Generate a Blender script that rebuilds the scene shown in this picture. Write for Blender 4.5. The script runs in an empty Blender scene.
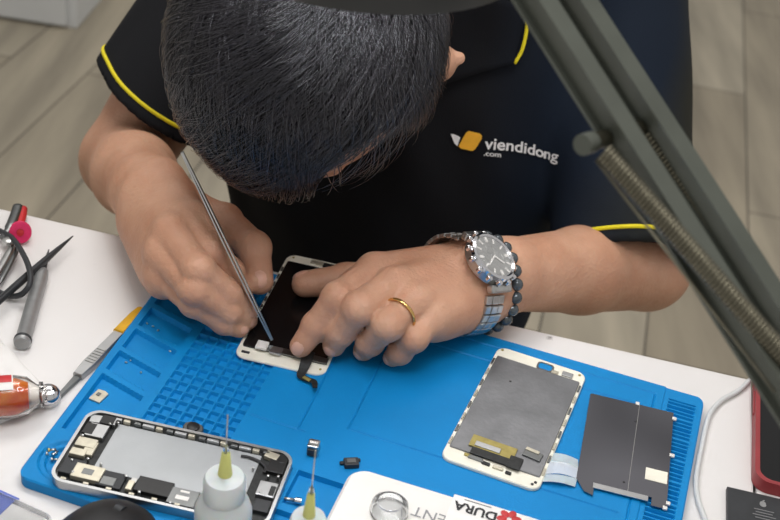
import bpy, bmesh, math, random
import numpy as np
from mathutils import Vector, Matrix
from mathutils.bvhtree import BVHTree
random.seed(7); rng = np.random.default_rng(7)
S = bpy.context.scene
C = S.collection
# ------------------------------------------------------------------ camera, light, exposure
F = 1230.0; PIT = math.radians(34.0); RO = math.radians(7.5); CH = .563
_c, _s = math.cos(PIT), math.sin(PIT)
FW = np.array([0, _c, -_s]); _rt = np.array([1, 0, 0.]); _up = np.cross(_rt, FW)
RT = math.cos(RO)*_rt + math.sin(RO)*_up
UP = -math.sin(RO)*_rt + math.cos(RO)*_up
cd = bpy.data.cameras.new('camera'); cam = bpy.data.objects.new('camera', cd); C.objects.link(cam)
cd.sensor_width = 36; cd.lens = 36*F/780; cd.clip_start = .02; cd.clip_end = 60
cam.matrix_world = Matrix(((RT[0], UP[0], -FW[0], 0), (RT[1], UP[1], -FW[1], 0), (RT[2], UP[2], -FW[2], CH), (0, 0, 0, 1)))
cd.dof.use_dof = True; cd.dof.focus_distance = .84; cd.dof.aperture_fstop = 11
S.camera = cam
S.view_settings.view_transform = 'Standard'; S.view_settings.look = 'None'
S.view_settings.gamma = 1; S.view_settings.exposure = -0.22; S.view_settings.use_curve_mapping = False
wd = bpy.data.worlds.new('world'); S.world = wd; wd.use_nodes = True
wd.node_tree.nodes['Background'].inputs[0].default_value = (1, .97, .94, 1)
wd.node_tree.nodes['Background'].inputs[1].default_value = .62
def area(name, loc, target, sx, sy, power, col=(1, 1, 1)):
    l = bpy.data.lights.new(name, 'AREA'); l.shape = 'RECTANGLE'; l.size = sx; l.size_y = sy; l.energy = power; l.color = col
    o = bpy.data.objects.new(name, l); C.objects.link(o); o.location = loc
    o.rotation_euler = (Vector(target)-Vector(loc)).to_track_quat('-Z', 'Y').to_euler()
area('ceiling_panel_light', (-.25, 1.7, 1.85), (0, .75, 0), 1.2, .6, 20, (1, .97, .93))
area('ceiling_panel_light', (.12, 0.1, 1.9), (0, .8, 0), .7, .7, 12, (1, .98, .96))

def U(px, py, z=0., d=None):
    """world point seen at a photo position, at height z (or at depth d)"""
    v = FW + (px-390)/F*RT - (py-260)/F*UP
    o = np.array([0, 0, CH])
    if d is not None: return o+v*d
    return o+v*((z-CH)/v[2])

# ------------------------------------------------------------------ materials
def srgb(r, g, b):
    f = lambda c: (c/255/12.92) if c/255 <= .04045 else ((c/255+.055)/1.055)**2.4
    return (f(r), f(g), f(b), 1)
def mat(name, col, rough=.5, metal=0, noise=0, scale=60, bump=0, bscale=200, trans=0, ior=1.45, coat=0, alpha=1, sss=0, spec=.5, col2=None, detail=4):
    m = bpy.data.materials.new(name); m.use_nodes = True
    nt = m.node_tree; b = nt.nodes['Principled BSDF']
    b.inputs['Base Color'].default_value = col; b.inputs['Roughness'].default_value = rough
    b.inputs['Metallic'].default_value = metal; b.inputs['IOR'].default_value = ior
    b.inputs['Transmission Weight'].default_value = trans; b.inputs['Coat Weight'].default_value = coat
    b.inputs['Alpha'].default_value = alpha; b.inputs['Specular IOR Level'].default_value = spec
    if sss:
        b.inputs['Subsurface Weight'].default_value = sss; b.inputs['Subsurface Radius'].default_value = (1, .35, .2)
        b.inputs['Subsurface Scale'].default_value = .006
    tc = nt.nodes.new('ShaderNodeTexCoord')
    if noise or col2:
        n = nt.nodes.new('ShaderNodeTexNoise'); n.inputs['Scale'].default_value = scale; n.inputs['Detail'].default_value = detail
        nt.links.new(tc.outputs['Object'], n.inputs['Vector'])
        r = nt.nodes.new('ShaderNodeValToRGB'); nt.links.new(n.outputs['Fac'], r.inputs[0])
        c2 = col2 or tuple(min(1, c*(1+noise)) for c in col[:3])+(1,)
        c1 = col if col2 else tuple(c*(1-noise) for c in col[:3])+(1,)
        r.color_ramp.elements[0].position = .35; r.color_ramp.elements[1].position = .65
        r.color_ramp.elements[0].color = c1; r.color_ramp.elements[1].color = c2
        nt.links.new(r.outputs[0], b.inputs['Base Color'])
    if bump:
        n2 = nt.nodes.new('ShaderNodeTexNoise'); n2.inputs['Scale'].default_value = bscale; n2.inputs['Detail'].default_value = 5
        nt.links.new(tc.outputs['Object'], n2.inputs['Vector'])
        bp = nt.nodes.new('ShaderNodeBump'); bp.inputs['Strength'].default_value = bump; bp.inputs['Distance'].default_value = .001
        nt.links.new(n2.outputs['Fac'], bp.inputs['Height']); nt.links.new(bp.outputs[0], b.inputs['Normal'])
    return m
M = {}
M['skin'] = mat('skin', srgb(190, 140, 112), .5, noise=.0, col2=srgb(205, 158, 130), scale=28, bump=.7, bscale=330, sss=.18, detail=6)
M['nail'] = mat('nail', srgb(212, 164, 142), .32, noise=.05, scale=90, sss=.1)
M['hair'] = mat('hair', srgb(30, 28, 33), .25, noise=.35, scale=30, spec=1, coat=.5)
M['scalp'] = mat('scalp_hair', srgb(20, 19, 21), .7, noise=.2, scale=120, bump=.6, bscale=500)
M['yellow'] = mat('yellow_trim', srgb(232, 214, 30), .7, noise=.06, scale=300)
M['white_print'] = mat('white_print', srgb(235, 235, 235), .6, noise=.03)
M['orange_print'] = mat('orange_print', srgb(240, 178, 50), .6, noise=.08, scale=60)
M['mat_blue'] = mat('blue_silicone', srgb(0, 128, 194), .55, noise=.05, scale=14, bump=.15, bscale=600, spec=.3)
M['white'] = mat('white_plastic', srgb(224, 221, 216), .4, noise=.02, scale=30)
M['cream'] = mat('cream_plastic', srgb(238, 234, 218), .35, noise=.03, scale=60)
M['white_milky'] = mat('milky_plastic', srgb(232, 238, 238), .32, noise=.02, trans=.35, sss=.3)
M['needle_yellow'] = mat('yellow_green_plastic', srgb(212, 214, 128), .35, noise=.05, trans=.2)
M['clear'] = mat('clear_plastic', (.97, .98, .99, 1), .08, noise=.01, trans=.95, ior=1.3)
M['glass'] = mat('clear_glass', (.98, .97, .95, 1), .03, noise=.01, trans=1, ior=1.45)
M['steel'] = mat('brushed_steel', srgb(188, 188, 186), .28, 1, noise=.08, scale=200)
M['chrome'] = mat('chrome', srgb(215, 215, 218), .12, 1, noise=.03, scale=90)
M['alu'] = mat('anodised_aluminium', srgb(176, 177, 178), .38, 1, noise=.04, scale=150)
M['gunmetal'] = mat('grey_metal', srgb(118, 120, 120), .36, 1, noise=.08, scale=120)
M['lamp_metal'] = mat('dark_painted_metal', srgb(88, 92, 84), .45, .2, noise=.08, scale=40)
M['lamp_dark'] = mat('black_lamp_paint', srgb(46, 47, 46), .4, .1, noise=.08, scale=40)
M['spring'] = mat('spring_steel', srgb(120, 116, 100), .35, .9, noise=.1, scale=120)
M['black'] = mat('black_plastic', srgb(28, 28, 29), .38, noise=.15, scale=80)
M['rubber'] = mat('black_rubber', srgb(44, 46, 49), .5, noise=.12, scale=90)
M['screen'] = mat('black_display', srgb(14, 15, 17), .2, noise=.1, scale=10, spec=.4)
M['pcb'] = mat('dark_circuit_board', srgb(30, 32, 32), .5, noise=.5, scale=350)
M['shield'] = mat('pale_metal_shield', srgb(196, 190, 172), .35, .6, noise=.08, scale=200)
M['gold'] = mat('gold', srgb(226, 188, 120), .2, 1, noise=.03)
M['copper'] = mat('gold_flex', srgb(160, 146, 84), .4, .4, noise=.1, scale=200)
M['red'] = mat('red_plastic', srgb(190, 40, 44), .4, noise=.08, scale=60)
M['case_red'] = mat('dark_red_case', srgb(146, 52, 56), .45, noise=.08, scale=60)
M['pink'] = mat('pink_plastic', srgb(214, 42, 96), .35, noise=.08, scale=120)
M['amber'] = mat('amber_liquid', srgb(232, 128, 44), .15, noise=.0, col2=srgb(214, 66, 30), scale=60)
M['amber_yellow'] = mat('yellow_handle', srgb(222, 168, 30), .3, noise=.12, scale=80, trans=.15)
M['grey_plate'] = mat('grey_back_plate', srgb(168, 171, 173), .42, .35, noise=.04, scale=40)
M['silver_dark'] = mat('dark_silver_sheet', srgb(132, 133, 136), .34, .8, noise=.12, scale=45, bump=.1, bscale=300)
M['mirror_dark'] = mat('dark_mirror_sheet', srgb(118, 118, 124), .14, .95, noise=.3, scale=9, detail=1)
M['film'] = mat('clear_film', (.9, .95, 1, 1), .1, noise=.01, alpha=.45)
M['crystal'] = mat('watch_crystal', (1, 1, 1, 1), .03, noise=.01, alpha=.07, spec=.3)
M['grey_handle'] = mat('grey_handle', srgb(150, 151, 151), .4, .5, noise=.06, scale=120)
M['paper'] = mat('white_paper', srgb(230, 228, 225), .75, noise=.03, scale=40)
M['ink'] = mat('black_ink', srgb(40, 40, 42), .6, noise=.03)
M['grey_ink'] = mat('grey_ink', srgb(130, 130, 132), .6, noise=.03)
M['blue_label'] = mat('blue_label', srgb(86, 108, 190), .5, noise=.06)
M['bead'] = mat('dark_bead', srgb(88, 94, 98), .18, .5, noise=.15, scale=90)
M['dial'] = mat('watch_dial', srgb(54, 56, 54), .6, 0, noise=.2, scale=200)
M['cabinet'] = mat('white_laminate', srgb(206, 208, 208), .5, noise=.03, scale=8)
M['trousers'] = mat('dark_cloth', srgb(26, 27, 32), .85, noise=.1, scale=60)
M['eye'] = mat('eye_white', srgb(225, 220, 215), .2, noise=.02)
M['lip'] = mat('lip', srgb(170, 100, 92), .45, noise=.05)
M['emit'] = mat('lamp_diffuser', (1, 1, 1, 1), .5, noise=.01)
_b = M['emit'].node_tree.nodes['Principled BSDF']; _b.inputs['Emission Color'].default_value = (.93, .95, 1, 1); _b.inputs['Emission Strength'].default_value = 32

def shirt_mat():
    m = mat('black_polo_fabric', srgb(16, 17, 20), .85, bump=.3, bscale=900)
    nt = m.node_tree; b = nt.nodes['Principled BSDF']; b.inputs['Specular IOR Level'].default_value = .25
    tc = [n for n in nt.nodes if n.type == 'TEX_COORD'][0]
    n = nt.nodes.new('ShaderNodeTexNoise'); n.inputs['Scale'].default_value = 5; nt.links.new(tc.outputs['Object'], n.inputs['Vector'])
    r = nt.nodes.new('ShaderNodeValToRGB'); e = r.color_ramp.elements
    e[0].position = .42; e[0].color = srgb(19, 29, 43); e[1].position = .52; e[1].color = srgb(38, 38, 31)  # navy and olive bands of LED light, painted into the black fabric's colour
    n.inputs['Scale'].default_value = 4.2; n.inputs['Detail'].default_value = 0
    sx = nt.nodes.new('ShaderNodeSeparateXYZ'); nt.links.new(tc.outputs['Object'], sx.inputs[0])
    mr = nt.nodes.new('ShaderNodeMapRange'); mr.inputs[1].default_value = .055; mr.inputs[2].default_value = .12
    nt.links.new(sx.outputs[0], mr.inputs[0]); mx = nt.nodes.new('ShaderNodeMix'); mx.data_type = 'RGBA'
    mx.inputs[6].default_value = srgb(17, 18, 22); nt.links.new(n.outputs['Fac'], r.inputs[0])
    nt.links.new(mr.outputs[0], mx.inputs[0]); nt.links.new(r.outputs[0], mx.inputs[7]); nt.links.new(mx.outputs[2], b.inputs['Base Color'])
    return m
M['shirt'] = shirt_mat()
def table_mat():
    m = mat('white_laminate_top', srgb(224, 222, 220), .42, bump=.05, bscale=300)
    nt = m.node_tree; b = nt.nodes['Principled BSDF']
    tc = [n for n in nt.nodes if n.type == 'TEX_COORD'][0]
    n = nt.nodes.new('ShaderNodeTexNoise'); n.inputs['Scale'].default_value = 38; n.inputs['Detail'].default_value = 6
    nt.links.new(tc.outputs['Object'], n.inputs['Vector'])
    r = nt.nodes.new('ShaderNodeValToRGB'); e = r.color_ramp.elements
    e[0].position = .20; e[0].color = srgb(120, 116, 116); e[1].position = .27; e[1].color = srgb(224, 221, 219)
    nt.links.new(n.outputs['Fac'], r.inputs[0]); nt.links.new(r.outputs[0], b.inputs['Base Color'])
    return m
M['table'] = table_mat()
def floor_mat():
    m = mat('grey_oak_planks', srgb(150, 142, 128), .55)
    nt = m.node_tree; b = nt.nodes['Principled BSDF']; L = nt.links.new
    tc = nt.nodes.new('ShaderNodeTexCoord'); mp = nt.nodes.new('ShaderNodeMapping')
    mp.inputs['Rotation'].default_value = (0, 0, math.radians(-81)); L(tc.outputs['Object'], mp.inputs[0])
    br = nt.nodes.new('ShaderNodeTexBrick'); br.inputs['Scale'].default_value = 1
    br.inputs['Brick Width'].default_value = 1.2; br.inputs['Row Height'].default_value = .19; br.inputs['Mortar Size'].default_value = .0022
    br.inputs['Color1'].default_value = srgb(186, 178, 160); br.inputs['Color2'].default_value = srgb(166, 157, 139); br.inputs['Mortar'].default_value = srgb(100, 94, 84)
    L(mp.outputs[0], br.inputs[0])
    mp2 = nt.nodes.new('ShaderNodeMapping'); mp2.inputs['Rotation'].default_value = (0, 0, math.radians(9)); mp2.inputs['Scale'].default_value = (9, 1.1, 1)
    L(tc.outputs['Object'], mp2.inputs[0])
    n = nt.nodes.new('ShaderNodeTexNoise'); n.inputs['Scale'].default_value = 1.6; n.inputs['Detail'].default_value = 6; L(mp2.outputs[0], n.inputs[0])
    r = nt.nodes.new('ShaderNodeValToRGB'); r.color_ramp.elements[0].position = .3; r.color_ramp.elements[1].position = .7
    r.color_ramp.elements[0].color = (.62, .61, .60, 1); r.color_ramp.elements[1].color = (1.1, 1.08, 1.05, 1); L(n.outputs['Fac'], r.inputs[0])
    mx = nt.nodes.new('ShaderNodeMix'); mx.data_type = 'RGBA'; mx.blend_type = 'MULTIPLY'; mx.inputs[0].default_value = .9
    L(br.outputs[0], mx.inputs[6]); L(r.outputs[0], mx.inputs[7]); L(mx.outputs[2], b.inputs['Base Color'])
    return m
M['floor'] = floor_mat()

# ------------------------------------------------------------------ mesh helpers
def tag(o, label=None, cat=None, group=None, kind=None):
    if label: o['label'] = label
    if cat: o['category'] = cat
    if group: o['group'] = group
    if kind: o['kind'] = kind
    return o
def empty(name, loc=(0, 0, 0), rz=0, label=None, cat=None, group=None, M4=None):
    o = bpy.data.objects.new(name, None); C.objects.link(o); o.empty_display_size = .02
    if M4 is not None: o.matrix_world = M4
    else: o.location = Vector(loc); o.rotation_euler = (0, 0, rz)
    o['_m'] = 0; del o['_m']
    return tag(o, label, cat, group)
def link_mesh(name, v, f, m, parent=None, smooth=False):
    me = bpy.data.meshes.new(name)
    if isinstance(v, np.ndarray) and isinstance(f, np.ndarray) and len(f):
        k = f.shape[1]
        me.vertices.add(len(v)); me.vertices.foreach_set('co', v.astype(np.float32).ravel())
        me.loops.add(f.size); me.loops.foreach_set('vertex_index', f.astype(np.int32).ravel())
        me.polygons.add(len(f)); me.polygons.foreach_set('loop_start', np.arange(0, f.size, k, dtype=np.int32))
        try: me.polygons.foreach_set('loop_total', np.full(len(f), k, dtype=np.int32))
        except Exception: pass
        me.update(calc_edges=True); me.validate()
    else:
        me.from_pydata([tuple(map(float, p)) for p in v], [], [tuple(int(i) for i in q) for q in f]); me.update()
    me.materials.append(m)
    if smooth: me.polygons.foreach_set('use_smooth', np.ones(len(me.polygons), dtype=bool))
    o = bpy.data.objects.new(name, me); C.objects.link(o)
    if parent is not None: o.parent = parent
    return o
def basis(d):
    d = np.array(d, float); d = d/np.linalg.norm(d)
    a = np.array([0, 0, 1.]) if abs(d[2]) < .9 else np.array([1., 0, 0])
    x = np.cross(a, d); x /= np.linalg.norm(x); return x, np.cross(d, x), d
class MB:
    def __init__(s): s.v = []; s.f = []
    def add(s, v, f):
        n = len(s.v); s.v += [tuple(map(float, p)) for p in v]; s.f += [tuple(i+n for i in q) for q in f]; return s
    def box(s, c, size, rz=0, R=None, bev=0):
        bm = bmesh.new(); bmesh.ops.create_cube(bm, size=1)
        for q in bm.verts: q.co = Vector((q.co.x*size[0], q.co.y*size[1], q.co.z*size[2]))
        if bev: bmesh.ops.bevel(bm, geom=bm.edges[:], offset=min(bev, min(size)*.45), segments=2, affect='EDGES', profile=.6)
        X = R if R is not None else Matrix.Rotation(rz, 3, 'Z')
        for q in bm.verts: q.co = X@q.co+Vector(c)
        bm.verts.index_update()
        s.add([q.co for q in bm.verts], [[w.index for w in f.verts] for f in bm.faces]); bm.free(); return s
    def tube(s, pts, r, n=10, cap=True, sq=None):
        P = [np.array(p, float) for p in pts]; rr = r if hasattr(r, '__len__') else [r]*len(P)
        rings = []; x = None
        for i, p in enumerate(P):
            d = P[min(i+1, len(P)-1)]-P[max(i-1, 0)]; d /= np.linalg.norm(d)+1e-12
            if x is None: x, y, _ = basis(d)
            else: x = x-d*(x@d); x /= np.linalg.norm(x)+1e-12
            y = np.cross(d, x)
            rings.append([p+rr[i]*(math.cos(a)*x+math.sin(a)*y*(sq or 1)) for a in [2*math.pi*k/n for k in range(n)]])
        v = [q for rg in rings for q in rg]; f = []
        for i in range(len(P)-1):
            for k in range(n): f.append((i*n+k, i*n+(k+1) % n, (i+1)*n+(k+1) % n, (i+1)*n+k))
        if cap: f.append(tuple(range(n))[::-1]); f.append(tuple((len(P)-1)*n+k for k in range(n)))
        return s.add(v, f)
    def lathe(s, prof, n=32, T=None):
        v = []; f = []
        for (r, z) in prof:
            for k in range(n):
                a = 2*math.pi*k/n; v.append((r*math.cos(a), r*math.sin(a), z))
        m = len(prof)
        for i in range(m-1):
            for k in range(n): f.append((i*n+k, i*n+(k+1) % n, (i+1)*n+(k+1) % n, (i+1)*n+k))
        if prof[0][0] > 1e-6: f.append(tuple(range(n))[::-1])
        if prof[-1][0] > 1e-6: f.append(tuple((m-1)*n+k for k in range(n)))
        if T is not None: v = [T@Vector(p) for p in v]
        return s.add(v, f)
    def prism(s, poly, z0, z1, T=None, bev=0):
        n = len(poly)
        if bev:
            c = np.mean(np.array(poly), 0)
            ins = inset(poly, bev)
            rings = [(poly, z0), (poly, z1-bev), (ins, z1)]
        else: rings = [(poly, z0), (poly, z1)]
        v = [(x, y, z) for pl, z in rings for x, y in pl]; f = [tuple(range(n))[::-1], tuple((len(rings)-1)*n+k for k in range(n))]
        for i in range(len(rings)-1):
            for k in range(n): f.append((i*n+k, i*n+(k+1) % n, (i+1)*n+(k+1) % n, (i+1)*n+k))
        if T is not None: v = [T@Vector(p) for p in v]
        return s.add(v, f)
    def frame(s, outer, inner, z0, z1):
        n = len(outer)
        v = [(x, y, z) for pl, z in ((outer, z0), (outer, z1), (inner, z1), (inner, z0)) for x, y in pl]; f = []
        for i in range(4):
            j = (i+1) % 4
            for k in range(n): f.append((i*n+k, i*n+(k+1) % n, j*n+(k+1) % n, j*n+k))
        return s.add(v, f)
    def ball(s, c, r, n=12, sc=(1, 1, 1), R=None):
        v = []; f = []
        m = n//2
        for i in range(m+1):
            t = math.pi*i/m
            for k in range(n):
                a = 2*math.pi*k/n
                p = Vector((r*sc[0]*math.sin(t)*math.cos(a), r*sc[1]*math.sin(t)*math.sin(a), r*sc[2]*math.cos(t)))
                if R is not None: p = R@p
                v.append(p+Vector(c))
        for i in range(m):
            for k in range(n): f.append((i*n+k, (i+1)*n+k, (i+1)*n+(k+1) % n, i*n+(k+1) % n))
        return s.add(v, f)
    def build(s, name, m, parent=None, smooth=False, auto=None):
        o = link_mesh(name, s.v, s.f, m, parent, smooth)
        bm = bmesh.new(); bm.from_mesh(o.data); bmesh.ops.remove_doubles(bm, verts=bm.verts[:], dist=1e-7)
        bmesh.ops.recalc_face_normals(bm, faces=bm.faces[:])
        if auto is not None:
            for fc in bm.faces: fc.smooth = True
            for e in bm.edges:
                if len(e.link_faces) == 2 and e.calc_face_angle(0) > math.radians(auto): e.smooth = False
        bm.to_mesh(o.data); bm.free(); return o
def rrect(w, h, r, n=6, cx=0, cy=0):
    out = []
    for (sx, sy, a0) in ((1, 1, 0), (-1, 1, 90), (-1, -1, 180), (1, -1, 270)):
        for i in range(n+1):
            a = math.radians(a0+90*i/n); out.append((cx+sx*(w/2-r)+r*math.cos(a), cy+sy*(h/2-r)+r*math.sin(a)))
    return out
def inset(poly, d):
    n = len(poly); out = []
    for i in range(n):
        a = np.array(poly[i-1]); b = np.array(poly[i]); c = np.array(poly[(i+1) % n])
        e1 = b-a; e2 = c-b; e1 = e1/(np.linalg.norm(e1)+1e-12); e2 = e2/(np.linalg.norm(e2)+1e-12)
        nn = np.array([-(e1+e2)[1], (e1+e2)[0]]); nn /= np.linalg.norm(nn)+1e-12
        out.append(tuple(b+nn*d))
    return out
def smoothp(pts, k=8):
    P = [np.array(p, float) for p in pts]; P = [2*P[0]-P[1]]+P+[2*P[-1]-P[-2]]; out = []
    for i in range(1, len(P)-2):
        for j in range(k):
            t = j/k; a, b, c, d = P[i-1:i+3]
            out.append(.5*((2*b)+(-a+c)*t+(2*a-5*b+4*c-d)*t*t+(-a+3*b-3*c+d)*t**3))
    out.append(P[-2]); return out
def local(root_loc, rz, p):
    d = np.array(p)-np.array(root_loc); c, s = math.cos(rz), math.sin(rz)
    return np.array([c*d[0]+s*d[1], -s*d[0]+c*d[1], d[2]])
def text_geo(txt, size=1, bold=.0):
    cu = bpy.data.curves.new('t', 'FONT'); cu.body = txt; cu.size = size; cu.offset = bold
    o = bpy.data.objects.new('t', cu); C.objects.link(o)
    me = bpy.data.meshes.new_from_object(o.evaluated_get(bpy.context.evaluated_depsgraph_get()))
    bm = bmesh.new(); bm.from_mesh(me); bmesh.ops.triangulate(bm, faces=bm.faces[:])
    bmesh.ops.subdivide_edges(bm, edges=[e for e in bm.edges if e.calc_length() > size*.25], cuts=1)
    v = [tuple(q.co) for q in bm.verts]; f = [[w.index for w in q.verts] for q in bm.faces]; bm.free()
    bpy.data.objects.remove(o); bpy.data.curves.remove(cu); bpy.data.meshes.remove(me)
    return v, f
def copy_tree(o, parent=None):
    c = o.copy(); C.objects.link(c)
    if parent is not None: c.parent = parent
    for ch in [k for k in o.children]: copy_tree(ch, c)
    return c

# ------------------------------------------------------------------ distance fields and their surfaces (for the figure)
def rc(P, a, b, ra, rb):
    a = np.asarray(a, float); b = np.asarray(b, float); ab = b-a; L2 = ab@ab+1e-12
    t = np.clip((P-a)@ab/L2, 0, 1)
    return np.linalg.norm(P-a-t[:, None]*ab, axis=1)-(ra+(rb-ra)*t)
def ell(P, c, r, R=None):
    q = P-np.asarray(c, float)
    if R is not None: q = q@R
    r = np.asarray(r, float)
    k0 = np.linalg.norm(q/r, axis=1); k1 = np.linalg.norm(q/(r*r), axis=1)
    return k0*(k0-1)/(k1+1e-9)
def smin(a, b, k):
    h = np.clip(.5+.5*(b-a)/k, 0, 1); return b+(a-b)*h-k*h*(1-h)
def smax(a, b, k): return -smin(-a, -b, k)
def sm(ds, k):
    d = ds[0]
    for e in ds[1:]: d = smin(d, e, k)
    return d
def surface(f, lo, hi, h, B=8, marg=1.6):
    lo = np.array(lo, float); n = (np.ceil((np.array(hi)-lo)/h/B).astype(int))*B
    nb = n//B
    ii = np.stack(np.meshgrid(*[np.arange(k) for k in nb], indexing='ij'), -1).reshape(-1, 3)
    cen = lo+(ii*B+B/2-.5)*h
    dc = f(cen); near = np.abs(dc) < B*h*.87*marg
    G = np.empty((nb[0], nb[1], nb[2], B, B, B), np.float32)
    G[ii[:, 0], ii[:, 1], ii[:, 2]] = np.sign(dc)[:, None, None, None]*.1
    off = np.stack(np.meshgrid(*[np.arange(B)]*3, indexing='ij'), -1).reshape(-1, 3)
    nz = ii[near]
    for s0 in range(0, len(nz), 400):
        q = nz[s0:s0+400]; pts = lo+((q[:, None, :]*B+off[None])*h).reshape(-1, 3)
        G[q[:, 0], q[:, 1], q[:, 2]] = f(pts).reshape(-1, B, B, B)
    G = G.transpose(0, 3, 1, 4, 2, 5).reshape(n)
    s = G < 0
    a = [(0, 0, 0), (1, 0, 0), (0, 1, 0), (1, 1, 0), (0, 0, 1), (1, 0, 1), (0, 1, 1), (1, 1, 1)]
    sl = lambda A, o: A[o[0]:n[0]-1+o[0], o[1]:n[1]-1+o[1], o[2]:n[2]-1+o[2]]
    cnt = sum(sl(s, o).astype(np.int8) for o in a); act = (cnt > 0) & (cnt < 8)
    idx = np.argwhere(act); vid = np.full(act.shape, -1, np.int32); vid[act] = np.arange(len(idx))
    acc = np.zeros((len(idx), 3)); w = np.zeros(len(idx))
    for i in range(8):
        for j in range(i+1, 8):
            oi, oj = np.array(a[i]), np.array(a[j])
            if np.abs(oi-oj).sum() != 1: continue
            gi = G[tuple((idx+oi).T)]; gj = G[tuple((idx+oj).T)]; m = (gi < 0) != (gj < 0)
            t = np.where(m, gi/(gi-gj+1e-20), 0)[:, None]
            acc += np.where(m[:, None], oi+(oj-oi)*t, 0); w += m
    V = lo+(idx+acc/w[:, None])*h
    Fs = []
    for ax in range(3):
        o = np.zeros(3, int); o[ax] = 1; b, c = [(1, 2), (2, 0), (0, 1)][ax]
        g0 = s[1:-1, 1:-1, 1:-1]
        sl2 = tuple(slice(1+o[k], s.shape[k]-1+o[k]) for k in range(3)); g1 = s[sl2]
        e = np.argwhere(g0 != g1)+1
        ok = np.all(e < np.array(act.shape), axis=1); e = e[ok]
        db = np.zeros(3, int); db[b] = 1; dc_ = np.zeros(3, int); dc_[c] = 1
        q = np.stack([vid[tuple((e-db-dc_).T)], vid[tuple((e-dc_).T)], vid[tuple(e.T)], vid[tuple((e-db).T)]], 1)
        fl = ~s[tuple(e.T)]; q[fl] = q[fl][:, ::-1]; Fs.append(q[np.all(q >= 0, axis=1)])
    for _ in range(2):
        d = f(V); e = h*.25
        g = np.stack([f(V+np.eye(3)[k]*e)-d for k in range(3)], 1)/e
        st = d[:, None]*g/(np.sum(g*g, 1)[:, None]+1e-6)
        V = V-np.clip(st, -h*.6, h*.6)
    return V, np.concatenate(Fs)

# ------------------------------------------------------------------ setting
TA = math.radians(-9.1)                                    # the table's turn
tdir = np.array([math.cos(TA), math.sin(TA), 0]); tper = np.array([math.sin(TA), -math.cos(TA), 0])   # tper: towards the camera
FZ = -.75
mb = MB(); mb.box((0, 2.2, FZ-.02), (8, 8, .04)); tag(mb.build('floor', M['floor']), kind='structure')

def work_table(corner, w, dpt, label, group=None):
    # corner = far corner (left) on the top surface
    t = empty('work_table', (corner[0], corner[1], FZ), TA, label, 'table', group)
    H = -FZ; b = MB(); b.box((w/2, -dpt/2, H-.0125), (w, dpt, .025), bev=.002); b.build('tabletop', M['table'], t)
    for sx in (.04, w-.04):
        for sy in (-.04, -dpt+.04):
            b = MB(); b.box((sx, sy, (H-.025)/2), (.04, .04, H-.025), bev=.003); b.build('leg', M['cabinet'], t)
    b = MB(); b.box((w/2, -.04, H-.055), (w-.12, .02, .06), bev=.002); b.build('apron', M['cabinet'], t)
    return t
seam = U(753, 380, 0); cL = seam-tdir*1.0
work_table(cL, .999, .75, 'white topped work table carrying the blue repair mat', 'white work tables')
c2 = seam+tdir*.001
work_table(c2, .8, .75, 'white topped table joined at the right, under the red cased phone', 'white work tables')

for nm, c, sz in (('wall_back', (0, 6.25, .65), (8.1, .1, 2.8)), ('wall_left', (-4.05, 2.2, .65), (.1, 8, 2.8))):
    mb = MB(); mb.box(c, sz); tag(mb.build(nm, M['cabinet']), kind='structure')
# white cabinet standing on the floor behind, top left
k1 = U(77, 29, FZ); k0 = U(0, 17, FZ); kd = (k0-k1)/np.linalg.norm(k0-k1); ka = math.atan2(kd[1], kd[0])-math.pi
t = empty('storage_cabinet', (k1[0], k1[1], FZ), ka, 'white laminate cabinet standing on the wooden floor at top left', 'cabinet')
b = MB(); b.box((-.45, .2, .42), (.9, .4, .84), bev=.004); b.build('body', M['cabinet'], t)
for i in (0, 1):
    b = MB(); b.box((-.235-i*.43, -.009, .42), (.425, .016, .82), bev=.003); dr = b.build('door', M['cabinet'], t)
    b = MB(); b.tube([(-.40+i*-.1, -.03, .5), (-.40+i*-.1, -.03, .62)], .005); b.build('handle', M['steel'], dr, True)

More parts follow.
